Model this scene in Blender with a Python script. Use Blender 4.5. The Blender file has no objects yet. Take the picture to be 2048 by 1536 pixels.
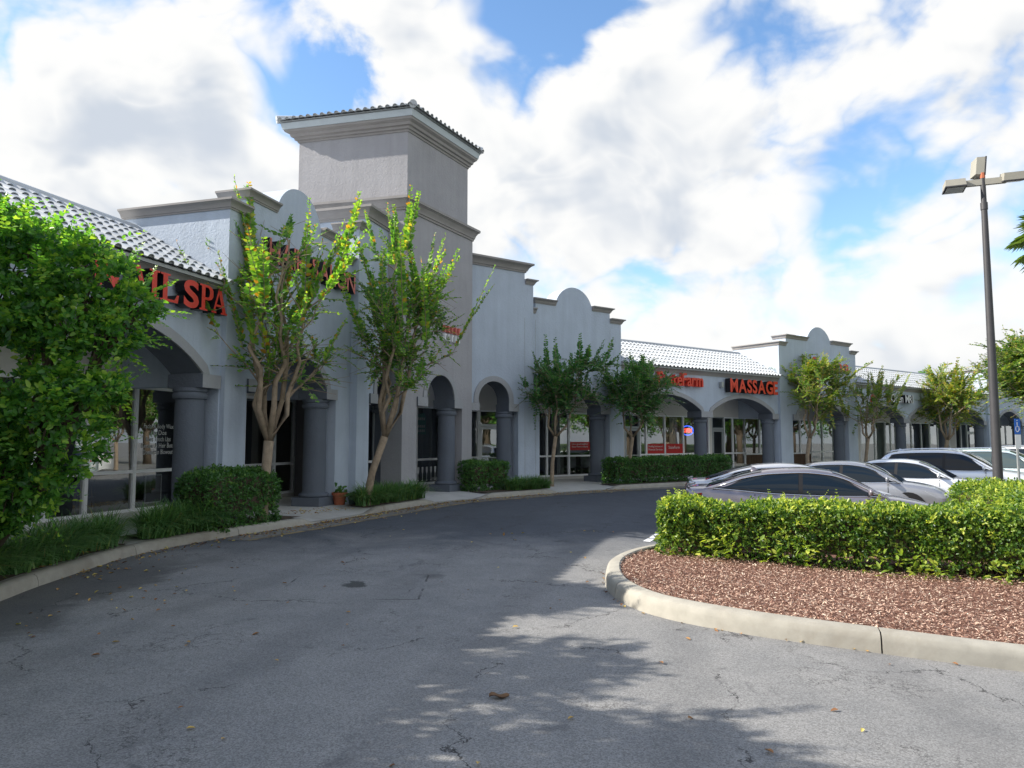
import bpy, bmesh, math, random
import numpy as np
from mathutils import Vector, Matrix
D = bpy.data
SC = bpy.context.scene
COL = SC.collection
R_ = math.radians

# ------------------------------------------------------------------ camera
F_PX, PITCH, EYE = 1450.0, math.atan(112 / 1450.0), 1.8
cam_d = D.cameras.new('camera'); cam = D.objects.new('camera', cam_d); COL.objects.link(cam)
cam_d.sensor_fit = 'HORIZONTAL'; cam_d.sensor_width = 36.0
cam_d.lens = 36.0 * F_PX / 2048.0
cam_d.clip_start = 0.05; cam_d.clip_end = 3000
cam.location = (0, 0, EYE); cam.rotation_euler = (math.pi / 2 + PITCH, 0, 0)
SC.camera = cam

# ------------------------------------------------------------------ sun, sky, exposure
SUN_EL = R_(33.0)
SUN_H = Vector((-1.0, 0.0)).normalized()
SUN_DIR = Vector((SUN_H.x * math.cos(SUN_EL), SUN_H.y * math.cos(SUN_EL), math.sin(SUN_EL)))
sun_d = D.lights.new('sun', 'SUN'); sun_d.energy = 2.95; sun_d.angle = R_(0.5); sun_d.color = (1.0, 0.93, 0.82)
sun = D.objects.new('sun', sun_d); COL.objects.link(sun)
sun.location = (-30, 5, 30)
sun.rotation_euler = (-SUN_DIR).to_track_quat('-Z', 'Y').to_euler()
vs = SC.view_settings
vs.view_transform = 'Standard'; vs.look = 'None'; vs.exposure = 1.52; vs.gamma = 1.0; vs.use_curve_mapping = False
SC.cycles.max_bounces = 6; SC.cycles.transparent_max_bounces = 8; SC.cycles.diffuse_bounces = 4; SC.cycles.glossy_bounces = 3

def N(nt, typ, **kw):
    n = nt.nodes.new(typ)
    for k, v in kw.items():
        if k == 'inp':
            for a, b in v.items():
                n.inputs[a].default_value = b
        else:
            setattr(n, k, v)
    return n
def K(nt, a, ao, b, bi):
    nt.links.new(a.outputs[ao], b.inputs[bi])
def math_n(nt, op, a, b=None, c=None, clamp=False):
    n = nt.nodes.new('ShaderNodeMath'); n.operation = op; n.use_clamp = clamp
    for i, v in enumerate((a, b, c)):
        if v is None: continue
        if isinstance(v, (int, float)): n.inputs[i].default_value = v
        else: nt.links.new(v, n.inputs[i])
    return n.outputs[0]
def vmath(nt, op, a, b=None):
    n = nt.nodes.new('ShaderNodeVectorMath'); n.operation = op
    for i, v in enumerate((a, b)):
        if v is None: continue
        if isinstance(v, (tuple, list)): n.inputs[i].default_value = v
        else: nt.links.new(v, n.inputs[i])
    return n
def smooth(nt, x, lo, hi):
    n = nt.nodes.new('ShaderNodeMapRange'); n.interpolation_type = 'SMOOTHSTEP'
    nt.links.new(x, n.inputs[0]); n.inputs[1].default_value = lo; n.inputs[2].default_value = hi
    n.inputs[3].default_value = 0; n.inputs[4].default_value = 1
    return n.outputs[0]

W = D.worlds.new('World'); SC.world = W; W.use_nodes = True
wt = W.node_tree; wt.nodes.clear()
wout = N(wt, 'ShaderNodeOutputWorld')
sky = N(wt, 'ShaderNodeTexSky', sky_type='NISHITA', sun_disc=False, sun_elevation=SUN_EL,
        sun_rotation=math.atan2(SUN_H.x, SUN_H.y), air_density=1.0, dust_density=0.3, ozone_density=1.6)
bg_sky = N(wt, 'ShaderNodeBackground', inp={'Strength': 0.095})
hs = N(wt, 'ShaderNodeHueSaturation', inp={'Saturation': 1.12})
K(wt, sky, 0, hs, 'Color'); K(wt, hs, 0, bg_sky, 'Color')
tc = N(wt, 'ShaderNodeTexCoord')
sep = N(wt, 'ShaderNodeSeparateXYZ'); K(wt, tc, 'Generated', sep, 0)
GD = tc.outputs['Generated']
flat = N(wt, 'ShaderNodeMapping'); flat.inputs['Scale'].default_value = (1.0, 1.0, 1.35); flat.inputs['Location'].default_value = (3.3, 1.7, 0.4); K(wt, tc, 'Generated', flat, 'Vector')
def cloud_density(vec, det):
    n = N(wt, 'ShaderNodeTexNoise', inp={'Scale': 3.4, 'Detail': det, 'Roughness': 0.55, 'Distortion': 0.25}); wt.links.new(vec, n.inputs['Vector'])
    v = N(wt, 'ShaderNodeTexNoise', inp={'Scale': 8.0, 'Detail': 3.0, 'Roughness': 0.5, 'Distortion': 0.6}); wt.links.new(vec, v.inputs['Vector'])
    bil = math_n(wt, 'ABSOLUTE', math_n(wt, 'SUBTRACT', v.outputs[0], 0.5))
    return math_n(wt, 'ADD', math_n(wt, 'MULTIPLY', n.outputs[0], 0.85), math_n(wt, 'MULTIPLY', bil, 0.55)), n
dens0, nz = cloud_density(flat.outputs[0], 7.0)
wv = vmath(wt, 'SUBTRACT', nz.outputs['Color'], (0.5, 0.5, 0.5)); wsc = vmath(wt, 'SCALE', wv.outputs[0]); wsc.inputs['Scale'].default_value = 0.30
gdir = vmath(wt, 'ADD', GD, None); wt.links.new(wsc.outputs[0], gdir.inputs[1])
def px_dir(x, y):
    u, v = (x - 1024) / F_PX, (768 - y) / F_PX
    return Vector((u, math.cos(PITCH) - v * math.sin(PITCH), math.sin(PITCH) + v * math.cos(PITCH))).normalized()
dens = dens0
# where the deck breaks open and where it is thickest, as directions in the sky
for (x, y, rad, amt) in ((1050, 30, 0.10, 0.24), (640, 190, 0.055, 0.20), (590, 90, 0.06, 0.16), (30, 20, 0.09, 0.16), (300, 10, .05, .10),
                         (1490, 70, 0.09, 0.18), (1840, 70, 0.09, 0.13), (1720, 400, 0.06, 0.18), (1870, 320, 0.05, 0.12), (360, 370, 0.06, 0.17), (1370, 500, .03, .08),
                         (1250, 590, 0.04, 0.10), (800, 60, .10, -.10), (1250, 250, .16, -.12), (250, 220, .12, -.10), (1980, 60, .05, -.10)):
    d = px_dir(x, y)
    dt = vmath(wt, 'DISTANCE', gdir.outputs[0], (d.x, d.y, d.z)).outputs['Value']
    dens = math_n(wt, 'SUBTRACT', dens, math_n(wt, 'MULTIPLY', math_n(wt, 'SUBTRACT', 1.0, smooth(wt, dt, 0.0, rad * 1.7)), amt))
dens = math_n(wt, 'SUBTRACT', dens, math_n(wt, 'MULTIPLY', smooth(wt, sep.outputs[2], 0.52, 0.85), 0.13))
dens = math_n(wt, 'ADD', dens, math_n(wt, 'MULTIPLY', math_n(wt, 'SUBTRACT', 1.0, smooth(wt, sep.outputs[2], 0.0, 0.16)), 0.12))
mask = smooth(wt, dens, 0.30, 0.455)
sunw = vmath(wt, 'ADD', flat.outputs[0], (-0.045, -0.02, 0.05)).outputs[0]
dens1, _ = cloud_density(sunw, 4.0)
lit = math_n(wt, 'ADD', math_n(wt, 'MULTIPLY', math_n(wt, 'SUBTRACT', dens1, dens0), 4.2), math_n(wt, 'MULTIPLY', smooth(wt, dens, 0.42, 0.68), 0.8))
shade = smooth(wt, lit, 0.0, 1.0)
mixc = N(wt, 'ShaderNodeMix', data_type='RGBA')
wt.links.new(shade, mixc.inputs[0]); mixc.inputs[6].default_value = (0.515, 0.515, 0.51, 1); mixc.inputs[7].default_value = (0.33, 0.36, 0.405, 1)
bg_c = N(wt, 'ShaderNodeBackground', inp={'Strength': 0.68})
K(wt, mixc, 2, bg_c, 'Color')
mxs = N(wt, 'ShaderNodeMixShader'); wt.links.new(mask, mxs.inputs[0])
K(wt, bg_sky, 0, mxs, 1); K(wt, bg_c, 0, mxs, 2); K(wt, mxs, 0, wout, 0)

# ------------------------------------------------------------------ helpers
def tag(o, label=None, cat=None, group=None, kind=None):
    if label: o['label'] = label
    if cat: o['category'] = cat
    if group: o['group'] = group
    if kind: o['kind'] = kind
    return o
def empty(name, loc, label=None, cat=None, group=None, kind=None, rz=0.0):
    o = D.objects.new(name, None); COL.objects.link(o); o.location = loc; o.rotation_euler = (0, 0, rz)
    o.empty_display_size = 0.2
    return tag(o, label, cat, group, kind)
def root_world(o):
    m = Matrix.LocRotScale(o.location, o.rotation_euler, o.scale)
    if o.parent is not None: m = root_world(o.parent) @ o.matrix_parent_inverse @ m
    return m
def link(o, parent=None, world=True):
    COL.objects.link(o)
    if parent is not None:
        o.parent = parent
        if world: o.matrix_parent_inverse = root_world(parent).inverted()
    return o
class MB:
    def __init__(s): s.v = []; s.f = []; s.m = []
    def add(s, vs, fs, mi=0):
        b = len(s.v); s.v += [tuple(v) for v in vs]
        s.f += [tuple(b + i for i in f) for f in fs]
        s.m += (list(mi) if isinstance(mi, (list, tuple)) else [mi] * len(fs))
        return s
    def box(s, fr, t0, t1, n0, n1, z0, z1, mi=0):
        P = [fr(t, n, z) for z in (z0, z1) for t, n in ((t0, n0), (t1, n0), (t1, n1), (t0, n1))]
        return s.add(P, [(0, 3, 2, 1), (4, 5, 6, 7), (0, 1, 5, 4), (1, 2, 6, 5), (2, 3, 7, 6), (3, 0, 4, 7)], mi)
    def prism(s, fr, poly, n0, n1, mi=0, side=None):
        n = len(poly)
        P = [fr(t, n1, z) for t, z in poly] + [fr(t, n0, z) for t, z in poly]
        fs = [tuple(range(n)), tuple(range(2 * n - 1, n - 1, -1))]; ms = [mi, mi]
        for i in range(n):
            j = (i + 1) % n
            fs.append((i, i + n, j + n, j)); ms.append(side(poly[i], poly[j]) if side else mi)
        return s.add(P, fs, ms)
    def flat_prism(s, poly, z0, z1, mi=0):
        n = len(poly)
        P = [(x, y, z1) for x, y in poly] + [(x, y, z0) for x, y in poly]
        fs = [tuple(range(n)), tuple(range(2 * n - 1, n - 1, -1))] + [(i, i + n, (i + 1) % n + n, (i + 1) % n) for i in range(n)]
        return s.add(P, fs, mi)
    def tube(s, path, radii, seg=7, cap=True, mi=0):
        path = [Vector(p) for p in path]; rings = []
        for i, p in enumerate(path):
            d = (path[min(i + 1, len(path) - 1)] - path[max(i - 1, 0)])
            d = d.normalized() if d.length > 1e-9 else Vector((0, 0, 1))
            a = d.cross(Vector((0, 0, 1)) if abs(d.z) < 0.9 else Vector((1, 0, 0))).normalized(); b = d.cross(a)
            r = radii[i] if hasattr(radii, '__len__') else radii
            rings.append([p + a * (r * math.cos(2 * math.pi * k / seg)) + b * (r * math.sin(2 * math.pi * k / seg)) for k in range(seg)])
        vs_ = [q for r in rings for q in r]; fs = []
        for i in range(len(path) - 1):
            for k in range(seg):
                fs.append((i * seg + k, i * seg + (k + 1) % seg, (i + 1) * seg + (k + 1) % seg, (i + 1) * seg + k))
        if cap:
            fs.append(tuple(range(seg - 1, -1, -1))); o = (len(path) - 1) * seg; fs.append(tuple(o + k for k in range(seg)))
        return s.add(vs_, fs, mi)
    def lathe(s, c, prof, seg=28, mi=0):
        n = len(prof)
        vs_ = [(c[0] + r * math.cos(2 * math.pi * k / seg), c[1] + r * math.sin(2 * math.pi * k / seg), c[2] + z) for r, z in prof for k in range(seg)]
        fs = [(i * seg + k, i * seg + (k + 1) % seg, (i + 1) * seg + (k + 1) % seg, (i + 1) * seg + k) for i in range(n - 1) for k in range(seg)]
        fs += [tuple(range(seg - 1, -1, -1)), tuple((n - 1) * seg + k for k in range(seg))]
        return s.add(vs_, fs, mi)
    def mesh(s, name, mats, smooth_=False, recalc=True):
        me = D.meshes.new(name); me.from_pydata(s.v, [], s.f)
        for m in (mats if isinstance(mats, (list, tuple)) else [mats]): me.materials.append(m)
        if len(set(s.m)) > 1: me.polygons.foreach_set('material_index', s.m)
        if recalc:
            bm = bmesh.new(); bm.from_mesh(me); bmesh.ops.recalc_face_normals(bm, faces=bm.faces[:]); bm.to_mesh(me); bm.free()
        if smooth_:
            me.shade_smooth() if smooth_ is True else me.shade_smooth()
            if smooth_ is not True:
                me.set_sharp_from_angle(angle=R_(smooth_))
        me.update(); return me
    def build(s, name, mats, parent=None, smooth_=False, recalc=True, **tg):
        o = D.objects.new(name, s.mesh(name, mats, smooth_, recalc)); link(o, parent); tag(o, **tg); return o
class Frame:
    """vertical facade plane: t along it, n out of it, z up"""
    def __init__(s, P, th):
        s.P = P; a = R_(th); s.th = th; s.d = (math.sin(a), math.cos(a)); s.n = (math.cos(a), -math.sin(a))
    def __call__(s, t, n, z): return (s.P[0] + t * s.d[0] + n * s.n[0], s.P[1] + t * s.d[1] + n * s.n[1], z)
    def matrix(s, t, n, z):     # local x along the wall, local y up, local z out of the wall
        p = s(t, n, z)
        return Matrix(((s.d[0], 0, s.n[0], p[0]), (s.d[1], 0, s.n[1], p[1]), (0, 1, 0, p[2]), (0, 0, 0, 1)))
class IdF:
    def __call__(s, t, n, z): return (t, n, z)
ID = IdF()
FL = Frame((-4.79, 18.08), 16.5)      # nail spa and salon front
FR = Frame((0.664, 26.9), 54.0)       # right hand wing
FT = Frame((-3.14, 21.1), 28.0)       # tower front
def catmull(P, n=8):
    out = []
    P = [Vector(p) for p in P]; Q = [P[0] * 2 - P[1]] + P + [P[-1] * 2 - P[-2]]
    for i in range(1, len(Q) - 2):
        for k in range(n):
            t = k / n; a, b, c, d = Q[i - 1:i + 3]
            out.append(0.5 * ((2 * b) + (c - a) * t + (2 * a - 5 * b + 4 * c - d) * t * t + (3 * b - a - 3 * c + d) * t ** 3))
    out.append(P[-1]); return out

# ------------------------------------------------------------------ materials
def base_mat(name, color, rough=0.8, spec=0.3, metal=0.0):
    m = D.materials.new(name); m.use_nodes = True
    b = m.node_tree.nodes['Principled BSDF']
    b.inputs['Base Color'].default_value = (*color, 1); b.inputs['Roughness'].default_value = rough
    b.inputs['Specular IOR Level'].default_value = spec; b.inputs['Metallic'].default_value = metal
    return m, m.node_tree, b
def mat(name, color, rough=0.8, spec=0.3, metal=0.0, var=0.0, vscale=3.0, bump=0.0, bscale=40.0, bdist=0.01, dirt=None, dscale=0.6, coord='Object'):
    m, nt, b = base_mat(name, color, rough, spec, metal)
    if var or bump or dirt:
        t = N(nt, 'ShaderNodeTexCoord')
    if var or dirt:
        n1 = N(nt, 'ShaderNodeTexNoise', inp={'Scale': vscale, 'Detail': 6.0, 'Roughness': 0.6}); K(nt, t, coord, n1, 'Vector')
        mx = N(nt, 'ShaderNodeMix', data_type='RGBA', blend_type='MULTIPLY'); mx.inputs[0].default_value = 1
        mx.inputs[6].default_value = (*color, 1)
        rmp = N(nt, 'ShaderNodeMapRange', inp={1: 0.3, 2: 0.7, 3: 1 - var, 4: 1 + var}); K(nt, n1, 0, rmp, 0)
        K(nt, rmp, 0, mx, 7); out = mx
        if dirt:
            n2 = N(nt, 'ShaderNodeTexNoise', inp={'Scale': dscale, 'Detail': 8.0, 'Roughness': 0.65, 'Distortion': 0.4}); K(nt, t, coord, n2, 'Vector')
            mx2 = N(nt, 'ShaderNodeMix', data_type='RGBA'); nt.links.new(smooth(nt, n2.outputs[0], 0.48, 0.75), mx2.inputs[0])
            K(nt, mx, 2, mx2, 6); mx2.inputs[7].default_value = (*dirt, 1); out = mx2
        K(nt, out, 2, b, 'Base Color')
    if bump:
        n3 = N(nt, 'ShaderNodeTexNoise', inp={'Scale': bscale, 'Detail': 4.0, 'Roughness': 0.6}); K(nt, t, coord, n3, 'Vector')
        bp = N(nt, 'ShaderNodeBump', inp={'Strength': bump, 'Distance': bdist}); K(nt, n3, 0, bp, 'Height'); K(nt, bp, 0, b, 'Normal')
    return m
def stucco(name, color, streak=0.09):
    m, nt, b = base_mat(name, color, 0.9, 0.15)
    t = N(nt, 'ShaderNodeTexCoord')
    n1 = N(nt, 'ShaderNodeTexNoise', inp={'Scale': 0.9, 'Detail': 7.0, 'Roughness': 0.62}); K(nt, t, 'Object', n1, 'Vector')
    mp = N(nt, 'ShaderNodeMapping'); mp.inputs['Scale'].default_value = (3.0, 3.0, 0.25); K(nt, t, 'Object', mp, 'Vector')
    n2 = N(nt, 'ShaderNodeTexNoise', inp={'Scale': 1.6, 'Detail': 5.0}); K(nt, mp, 0, n2, 'Vector')
    v = math_n(nt, 'ADD', math_n(nt, 'MULTIPLY', n1.outputs[0], 0.6), math_n(nt, 'MULTIPLY', n2.outputs[0], 0.4))
    r = N(nt, 'ShaderNodeMapRange', inp={1: 0.3, 2: 0.7, 3: 1 - streak * 1.6, 4: 1 + streak}); nt.links.new(v, r.inputs[0])
    mx = N(nt, 'ShaderNodeMix', data_type='RGBA', blend_type='MULTIPLY'); mx.inputs[0].default_value = 1; mx.inputs[6].default_value = (*color, 1)
    K(nt, r, 0, mx, 7); K(nt, mx, 2, b, 'Base Color')
    n3 = N(nt, 'ShaderNodeTexNoise', inp={'Scale': 15.0, 'Detail': 4.0, 'Roughness': 0.6, 'Distortion': 0.6}); K(nt, t, 'Object', n3, 'Vector')
    bp = N(nt, 'ShaderNodeBump', inp={'Strength': 0.6, 'Distance': 0.02}); K(nt, n3, 0, bp, 'Height'); K(nt, bp, 0, b, 'Normal')
    return m
M = {}
M['wall'] = stucco('stucco_blue_grey', (0.46, 0.525, 0.62))
M['wall_tower'] = stucco('stucco_warm_grey', (0.365, 0.363, 0.385))
M['wall_back'] = stucco('stucco_pale_grey', (0.70, 0.685, 0.65), 0.03)
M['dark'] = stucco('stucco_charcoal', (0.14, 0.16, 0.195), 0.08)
M['trim'] = stucco('trim_taupe_grey', (0.36, 0.37, 0.39), 0.05)
M['cornice'] = mat('cornice_taupe', (0.315, 0.30, 0.295), 0.8, var=0.08, vscale=2.0)
M['fascia'] = mat('fascia_pale_blue', (0.50, 0.56, 0.60), 0.6, var=0.05)
M['tile'] = mat('roof_tile_white', (0.50, 0.53, 0.56), 0.6, var=0.06, vscale=1.5, dirt=(0.42, 0.44, 0.46), dscale=0.8)
_m = M['tile']; _nt = _m.node_tree; _b = _nt.nodes['Principled BSDF']; _l = _b.inputs['Base Color'].links[0].from_socket
_oi = N(_nt, 'ShaderNodeObjectInfo'); _r = N(_nt, 'ShaderNodeMapRange', inp={3: 0.84, 4: 1.06}); K(_nt, _oi, 'Random', _r, 0)
_x = N(_nt, 'ShaderNodeMix', data_type='RGBA', blend_type='MULTIPLY'); _x.inputs[0].default_value = 1; _nt.links.new(_l, _x.inputs[6]); K(_nt, _r, 0, _x, 7); K(_nt, _x, 2, _b, 'Base Color')
M['deck'] = mat('roof_deck', (0.40, 0.42, 0.43), 0.9)
M['ceil'] = mat('soffit', (0.72, 0.72, 0.72), 0.9)
M['frame'] = mat('white_aluminium', (0.88, 0.90, 0.91), 0.45, 0.5, var=0.03)
M['frame_dark'] = mat('grey_aluminium', (0.33, 0.36, 0.37), 0.45, 0.5)
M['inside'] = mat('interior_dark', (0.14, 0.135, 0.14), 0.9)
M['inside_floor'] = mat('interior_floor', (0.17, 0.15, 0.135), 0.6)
M['concrete'] = mat('concrete_walk', (0.52, 0.515, 0.49), 0.9, var=0.10, vscale=1.4, bump=0.3, bscale=60, bdist=0.004, dirt=(0.36, 0.35, 0.33), dscale=0.7)
M['kerb'] = mat('kerb_concrete', (0.355, 0.338, 0.295), 0.9, var=0.12, vscale=6, bump=0.4, bscale=90, bdist=0.004, dirt=(0.26, 0.235, 0.195), dscale=1.1)
M['soil'] = mat('bed_soil', (0.10, 0.075, 0.055), 0.95, var=0.3, vscale=12, bump=0.6, bscale=30, bdist=0.03)
M['mulch_bed'] = mat('mulch_base', (0.17, 0.085, 0.06), 0.95, var=0.35, vscale=20, bump=0.8, bscale=45, bdist=0.02)
M['terracotta'] = mat('terracotta', (0.40, 0.13, 0.07), 0.8, var=0.1, vscale=9)
M['plastic_pot'] = mat('dark_green_pot', (0.04, 0.07, 0.06), 0.5)
M['bark'] = mat('bark_crape', (0.30, 0.235, 0.17), 0.9, var=0.28, vscale=7, bump=0.5, bscale=16, bdist=0.02)
M['bark_dark'] = mat('bark_dark', (0.13, 0.10, 0.075), 0.9, var=0.25, vscale=8, bump=0.5, bscale=20, bdist=0.02)
M['twig'] = mat('twig_brown', (0.085, 0.06, 0.045), 0.9, var=0.3, vscale=9)
M['steel'] = mat('galvanised_steel', (0.42, 0.44, 0.44), 0.45, 0.5, 0.6, var=0.08)
M['pole'] = mat('bronze_paint', (0.05, 0.05, 0.056), 0.5, 0.4, var=0.1, vscale=5)
M['lamp_box'] = mat('lamp_beige', (0.33, 0.32, 0.28), 0.6, var=0.06)
M['lamp_lens'] = mat('lamp_lens', (0.30, 0.31, 0.30), 0.25, 0.5)
M['red'] = mat('sign_red', (0.62, 0.045, 0.03), 0.35, 0.5, var=0.12, vscale=5)
M['red_pale'] = mat('sign_red_faded', (0.62, 0.16, 0.12), 0.5, 0.4, var=0.12, vscale=4)
M['orange_red'] = mat('sign_orange_red', (0.66, 0.06, 0.03), 0.4, 0.5, var=0.10, vscale=3)
M['black'] = mat('sign_black', (0.012, 0.012, 0.016), 0.4, 0.4)
M['white'] = mat('white_paint', (0.78, 0.79, 0.80), 0.5)
M['vinyl'] = mat('vinyl_white', (0.70, 0.71, 0.72), 0.6)
M['decal_red'] = mat('decal_red', (0.50, 0.03, 0.03), 0.5)
M['blue'] = mat('sign_blue', (0.02, 0.12, 0.50), 0.4)
M['green'] = mat('sign_green', (0.01, 0.30, 0.21), 0.5)
M['brown_wood'] = mat('brown_timber', (0.12, 0.075, 0.05), 0.8, var=0.25, vscale=5)
M['curtain'] = mat('pale_curtain', (0.55, 0.58, 0.55), 0.8, var=0.05)
M['paper'] = mat('poster_paper', (0.6, 0.62, 0.66), 0.7)
M['maroon'] = mat('door_maroon', (0.20, 0.06, 0.05), 0.6)
def emit(name, c, s):
    m = D.materials.new(name); m.use_nodes = True; nt = m.node_tree; nt.nodes.clear()
    e = N(nt, 'ShaderNodeEmission', inp={'Color': (*c, 1), 'Strength': s}); o = N(nt, 'ShaderNodeOutputMaterial'); K(nt, e, 0, o, 0); return m
M['neon_red'] = emit('neon_red', (1.0, 0.06, 0.03), 1.6)
M['neon_blue'] = emit('neon_blue', (0.05, 0.12, 1.0), 1.4)
# window glass: clear with a mirror coat
def glass(name, tint, base_refl):
    m = D.materials.new(name); m.use_nodes = True; nt = m.node_tree; nt.nodes.clear()
    o = N(nt, 'ShaderNodeOutputMaterial'); tr = N(nt, 'ShaderNodeBsdfTransparent', inp={'Color': (*tint, 1)})
    gl = N(nt, 'ShaderNodeBsdfGlossy', inp={'Color': (0.92, 0.96, 0.95, 1), 'Roughness': 0.012})
    fr = N(nt, 'ShaderNodeFresnel', inp={'IOR': 1.5})
    f = math_n(nt, 'ADD', math_n(nt, 'MULTIPLY', fr.outputs[0], 1.5), base_refl, clamp=True)
    mx = N(nt, 'ShaderNodeMixShader'); nt.links.new(f, mx.inputs[0]); K(nt, tr, 0, mx, 1); K(nt, gl, 0, mx, 2); K(nt, mx, 0, o, 0)
    t = N(nt, 'ShaderNodeTexCoord'); n3 = N(nt, 'ShaderNodeTexNoise', inp={'Scale': 0.8, 'Detail': 1.0}); K(nt, t, 'Object', n3, 'Vector')
    bp = N(nt, 'ShaderNodeBump', inp={'Strength': 0.12, 'Distance': 0.02}); K(nt, n3, 0, bp, 'Height'); K(nt, bp, 0, gl, 'Normal')
    return m
M['glass'] = glass('shop_glass', (0.66, 0.69, 0.68), 0.20)
def leaf_mat(name, cols, transl=0.32, rough=0.42):
    m = D.materials.new(name); m.use_nodes = True; nt = m.node_tree
    b = nt.nodes['Principled BSDF']; o = nt.nodes['Material Output']
    a = N(nt, 'ShaderNodeAttribute', attribute_name='tint')
    r = N(nt, 'ShaderNodeValToRGB'); K(nt, a, 'Fac', r, 0)
    els = r.color_ramp.elements
    while len(els) < len(cols): els.new(0.5)
    for i, (p, c) in enumerate(cols): els[i].position = p; els[i].color = (*c, 1)
    K(nt, r, 0, b, 'Base Color'); b.inputs['Roughness'].default_value = rough; b.inputs['Specular IOR Level'].default_value = 0.4
    t = N(nt, 'ShaderNodeBsdfTranslucent')
    g = N(nt, 'ShaderNodeMix', data_type='RGBA', blend_type='MULTIPLY'); g.inputs[0].default_value = 1
    K(nt, r, 0, g, 6); g.inputs[7].default_value = (1.9, 1.9, 0.7, 1); K(nt, g, 2, t, 'Color')
    mx = N(nt, 'ShaderNodeMixShader', inp={0: transl}); K(nt, b, 0, mx, 1); K(nt, t, 0, mx, 2); K(nt, mx, 0, o, 0)
    return m
M['leaf_crape'] = leaf_mat('leaf_crape', [(0, (0.05, 0.15, 0.05)), (0.5, (0.13, 0.29, 0.06)), (0.85, (0.32, 0.50, 0.07)), (0.95, (0.48, 0.46, 0.07)), (1.0, (0.52, 0.26, 0.04))], 0.42)
M['leaf_crape_dark'] = leaf_mat('leaf_crape_dark', [(0, (0.035, 0.12, 0.055)), (0.7, (0.075, 0.21, 0.06)), (1.0, (0.15, 0.3, 0.055))])
M['leaf_crape_gold'] = leaf_mat('leaf_crape_gold', [(0, (0.05, 0.14, 0.035)), (0.4, (0.14, 0.25, 0.045)), (0.8, (0.34, 0.37, 0.06)), (1.0, (0.46, 0.3, 0.05))])
M['leaf_bush'] = leaf_mat('leaf_bush', [(0, (0.035, 0.12, 0.035)), (0.6, (0.12, 0.30, 0.055)), (1.0, (0.34, 0.50, 0.08))], 0.45, 0.3)
M['leaf_hedge'] = leaf_mat('leaf_hedge', [(0, (0.022, 0.065, 0.016)), (0.4, (0.085, 0.175, 0.03)), (0.75, (0.27, 0.37, 0.06)), (1.0, (0.56, 0.60, 0.12))], 0.38, 0.36)
M['leaf_box'] = leaf_mat('leaf_box', [(0, (0.03, 0.095, 0.032)), (0.7, (0.08, 0.2, 0.045)), (1.0, (0.17, 0.31, 0.06))], 0.25, 0.35)
M['grass'] = leaf_mat('leaf_liriope', [(0, (0.05, 0.125, 0.045)), (0.7, (0.12, 0.26, 0.075)), (0.95, (0.26, 0.36, 0.10)), (1.0, (0.3, 0.24, 0.1))], 0.2, 0.45)
M['leaf_palm'] = leaf_mat('leaf_palm', [(0, (0.05, 0.13, 0.03)), (1.0, (0.2, 0.27, 0.06))], 0.25)
M['litter'] = leaf_mat('leaf_litter', [(0, (0.14, 0.065, 0.035)), (0.4, (0.34, 0.17, 0.07)), (0.7, (0.52, 0.34, 0.10)), (1.0, (0.66, 0.56, 0.16))], 0.1, 0.7)
M['mulch'] = leaf_mat('mulch_chips', [(0, (0.13, 0.06, 0.045)), (0.4, (0.36, 0.215, 0.16)), (0.75, (0.56, 0.40, 0.31)), (1.0, (0.72, 0.60, 0.48))], 0.0, 0.85)

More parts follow.
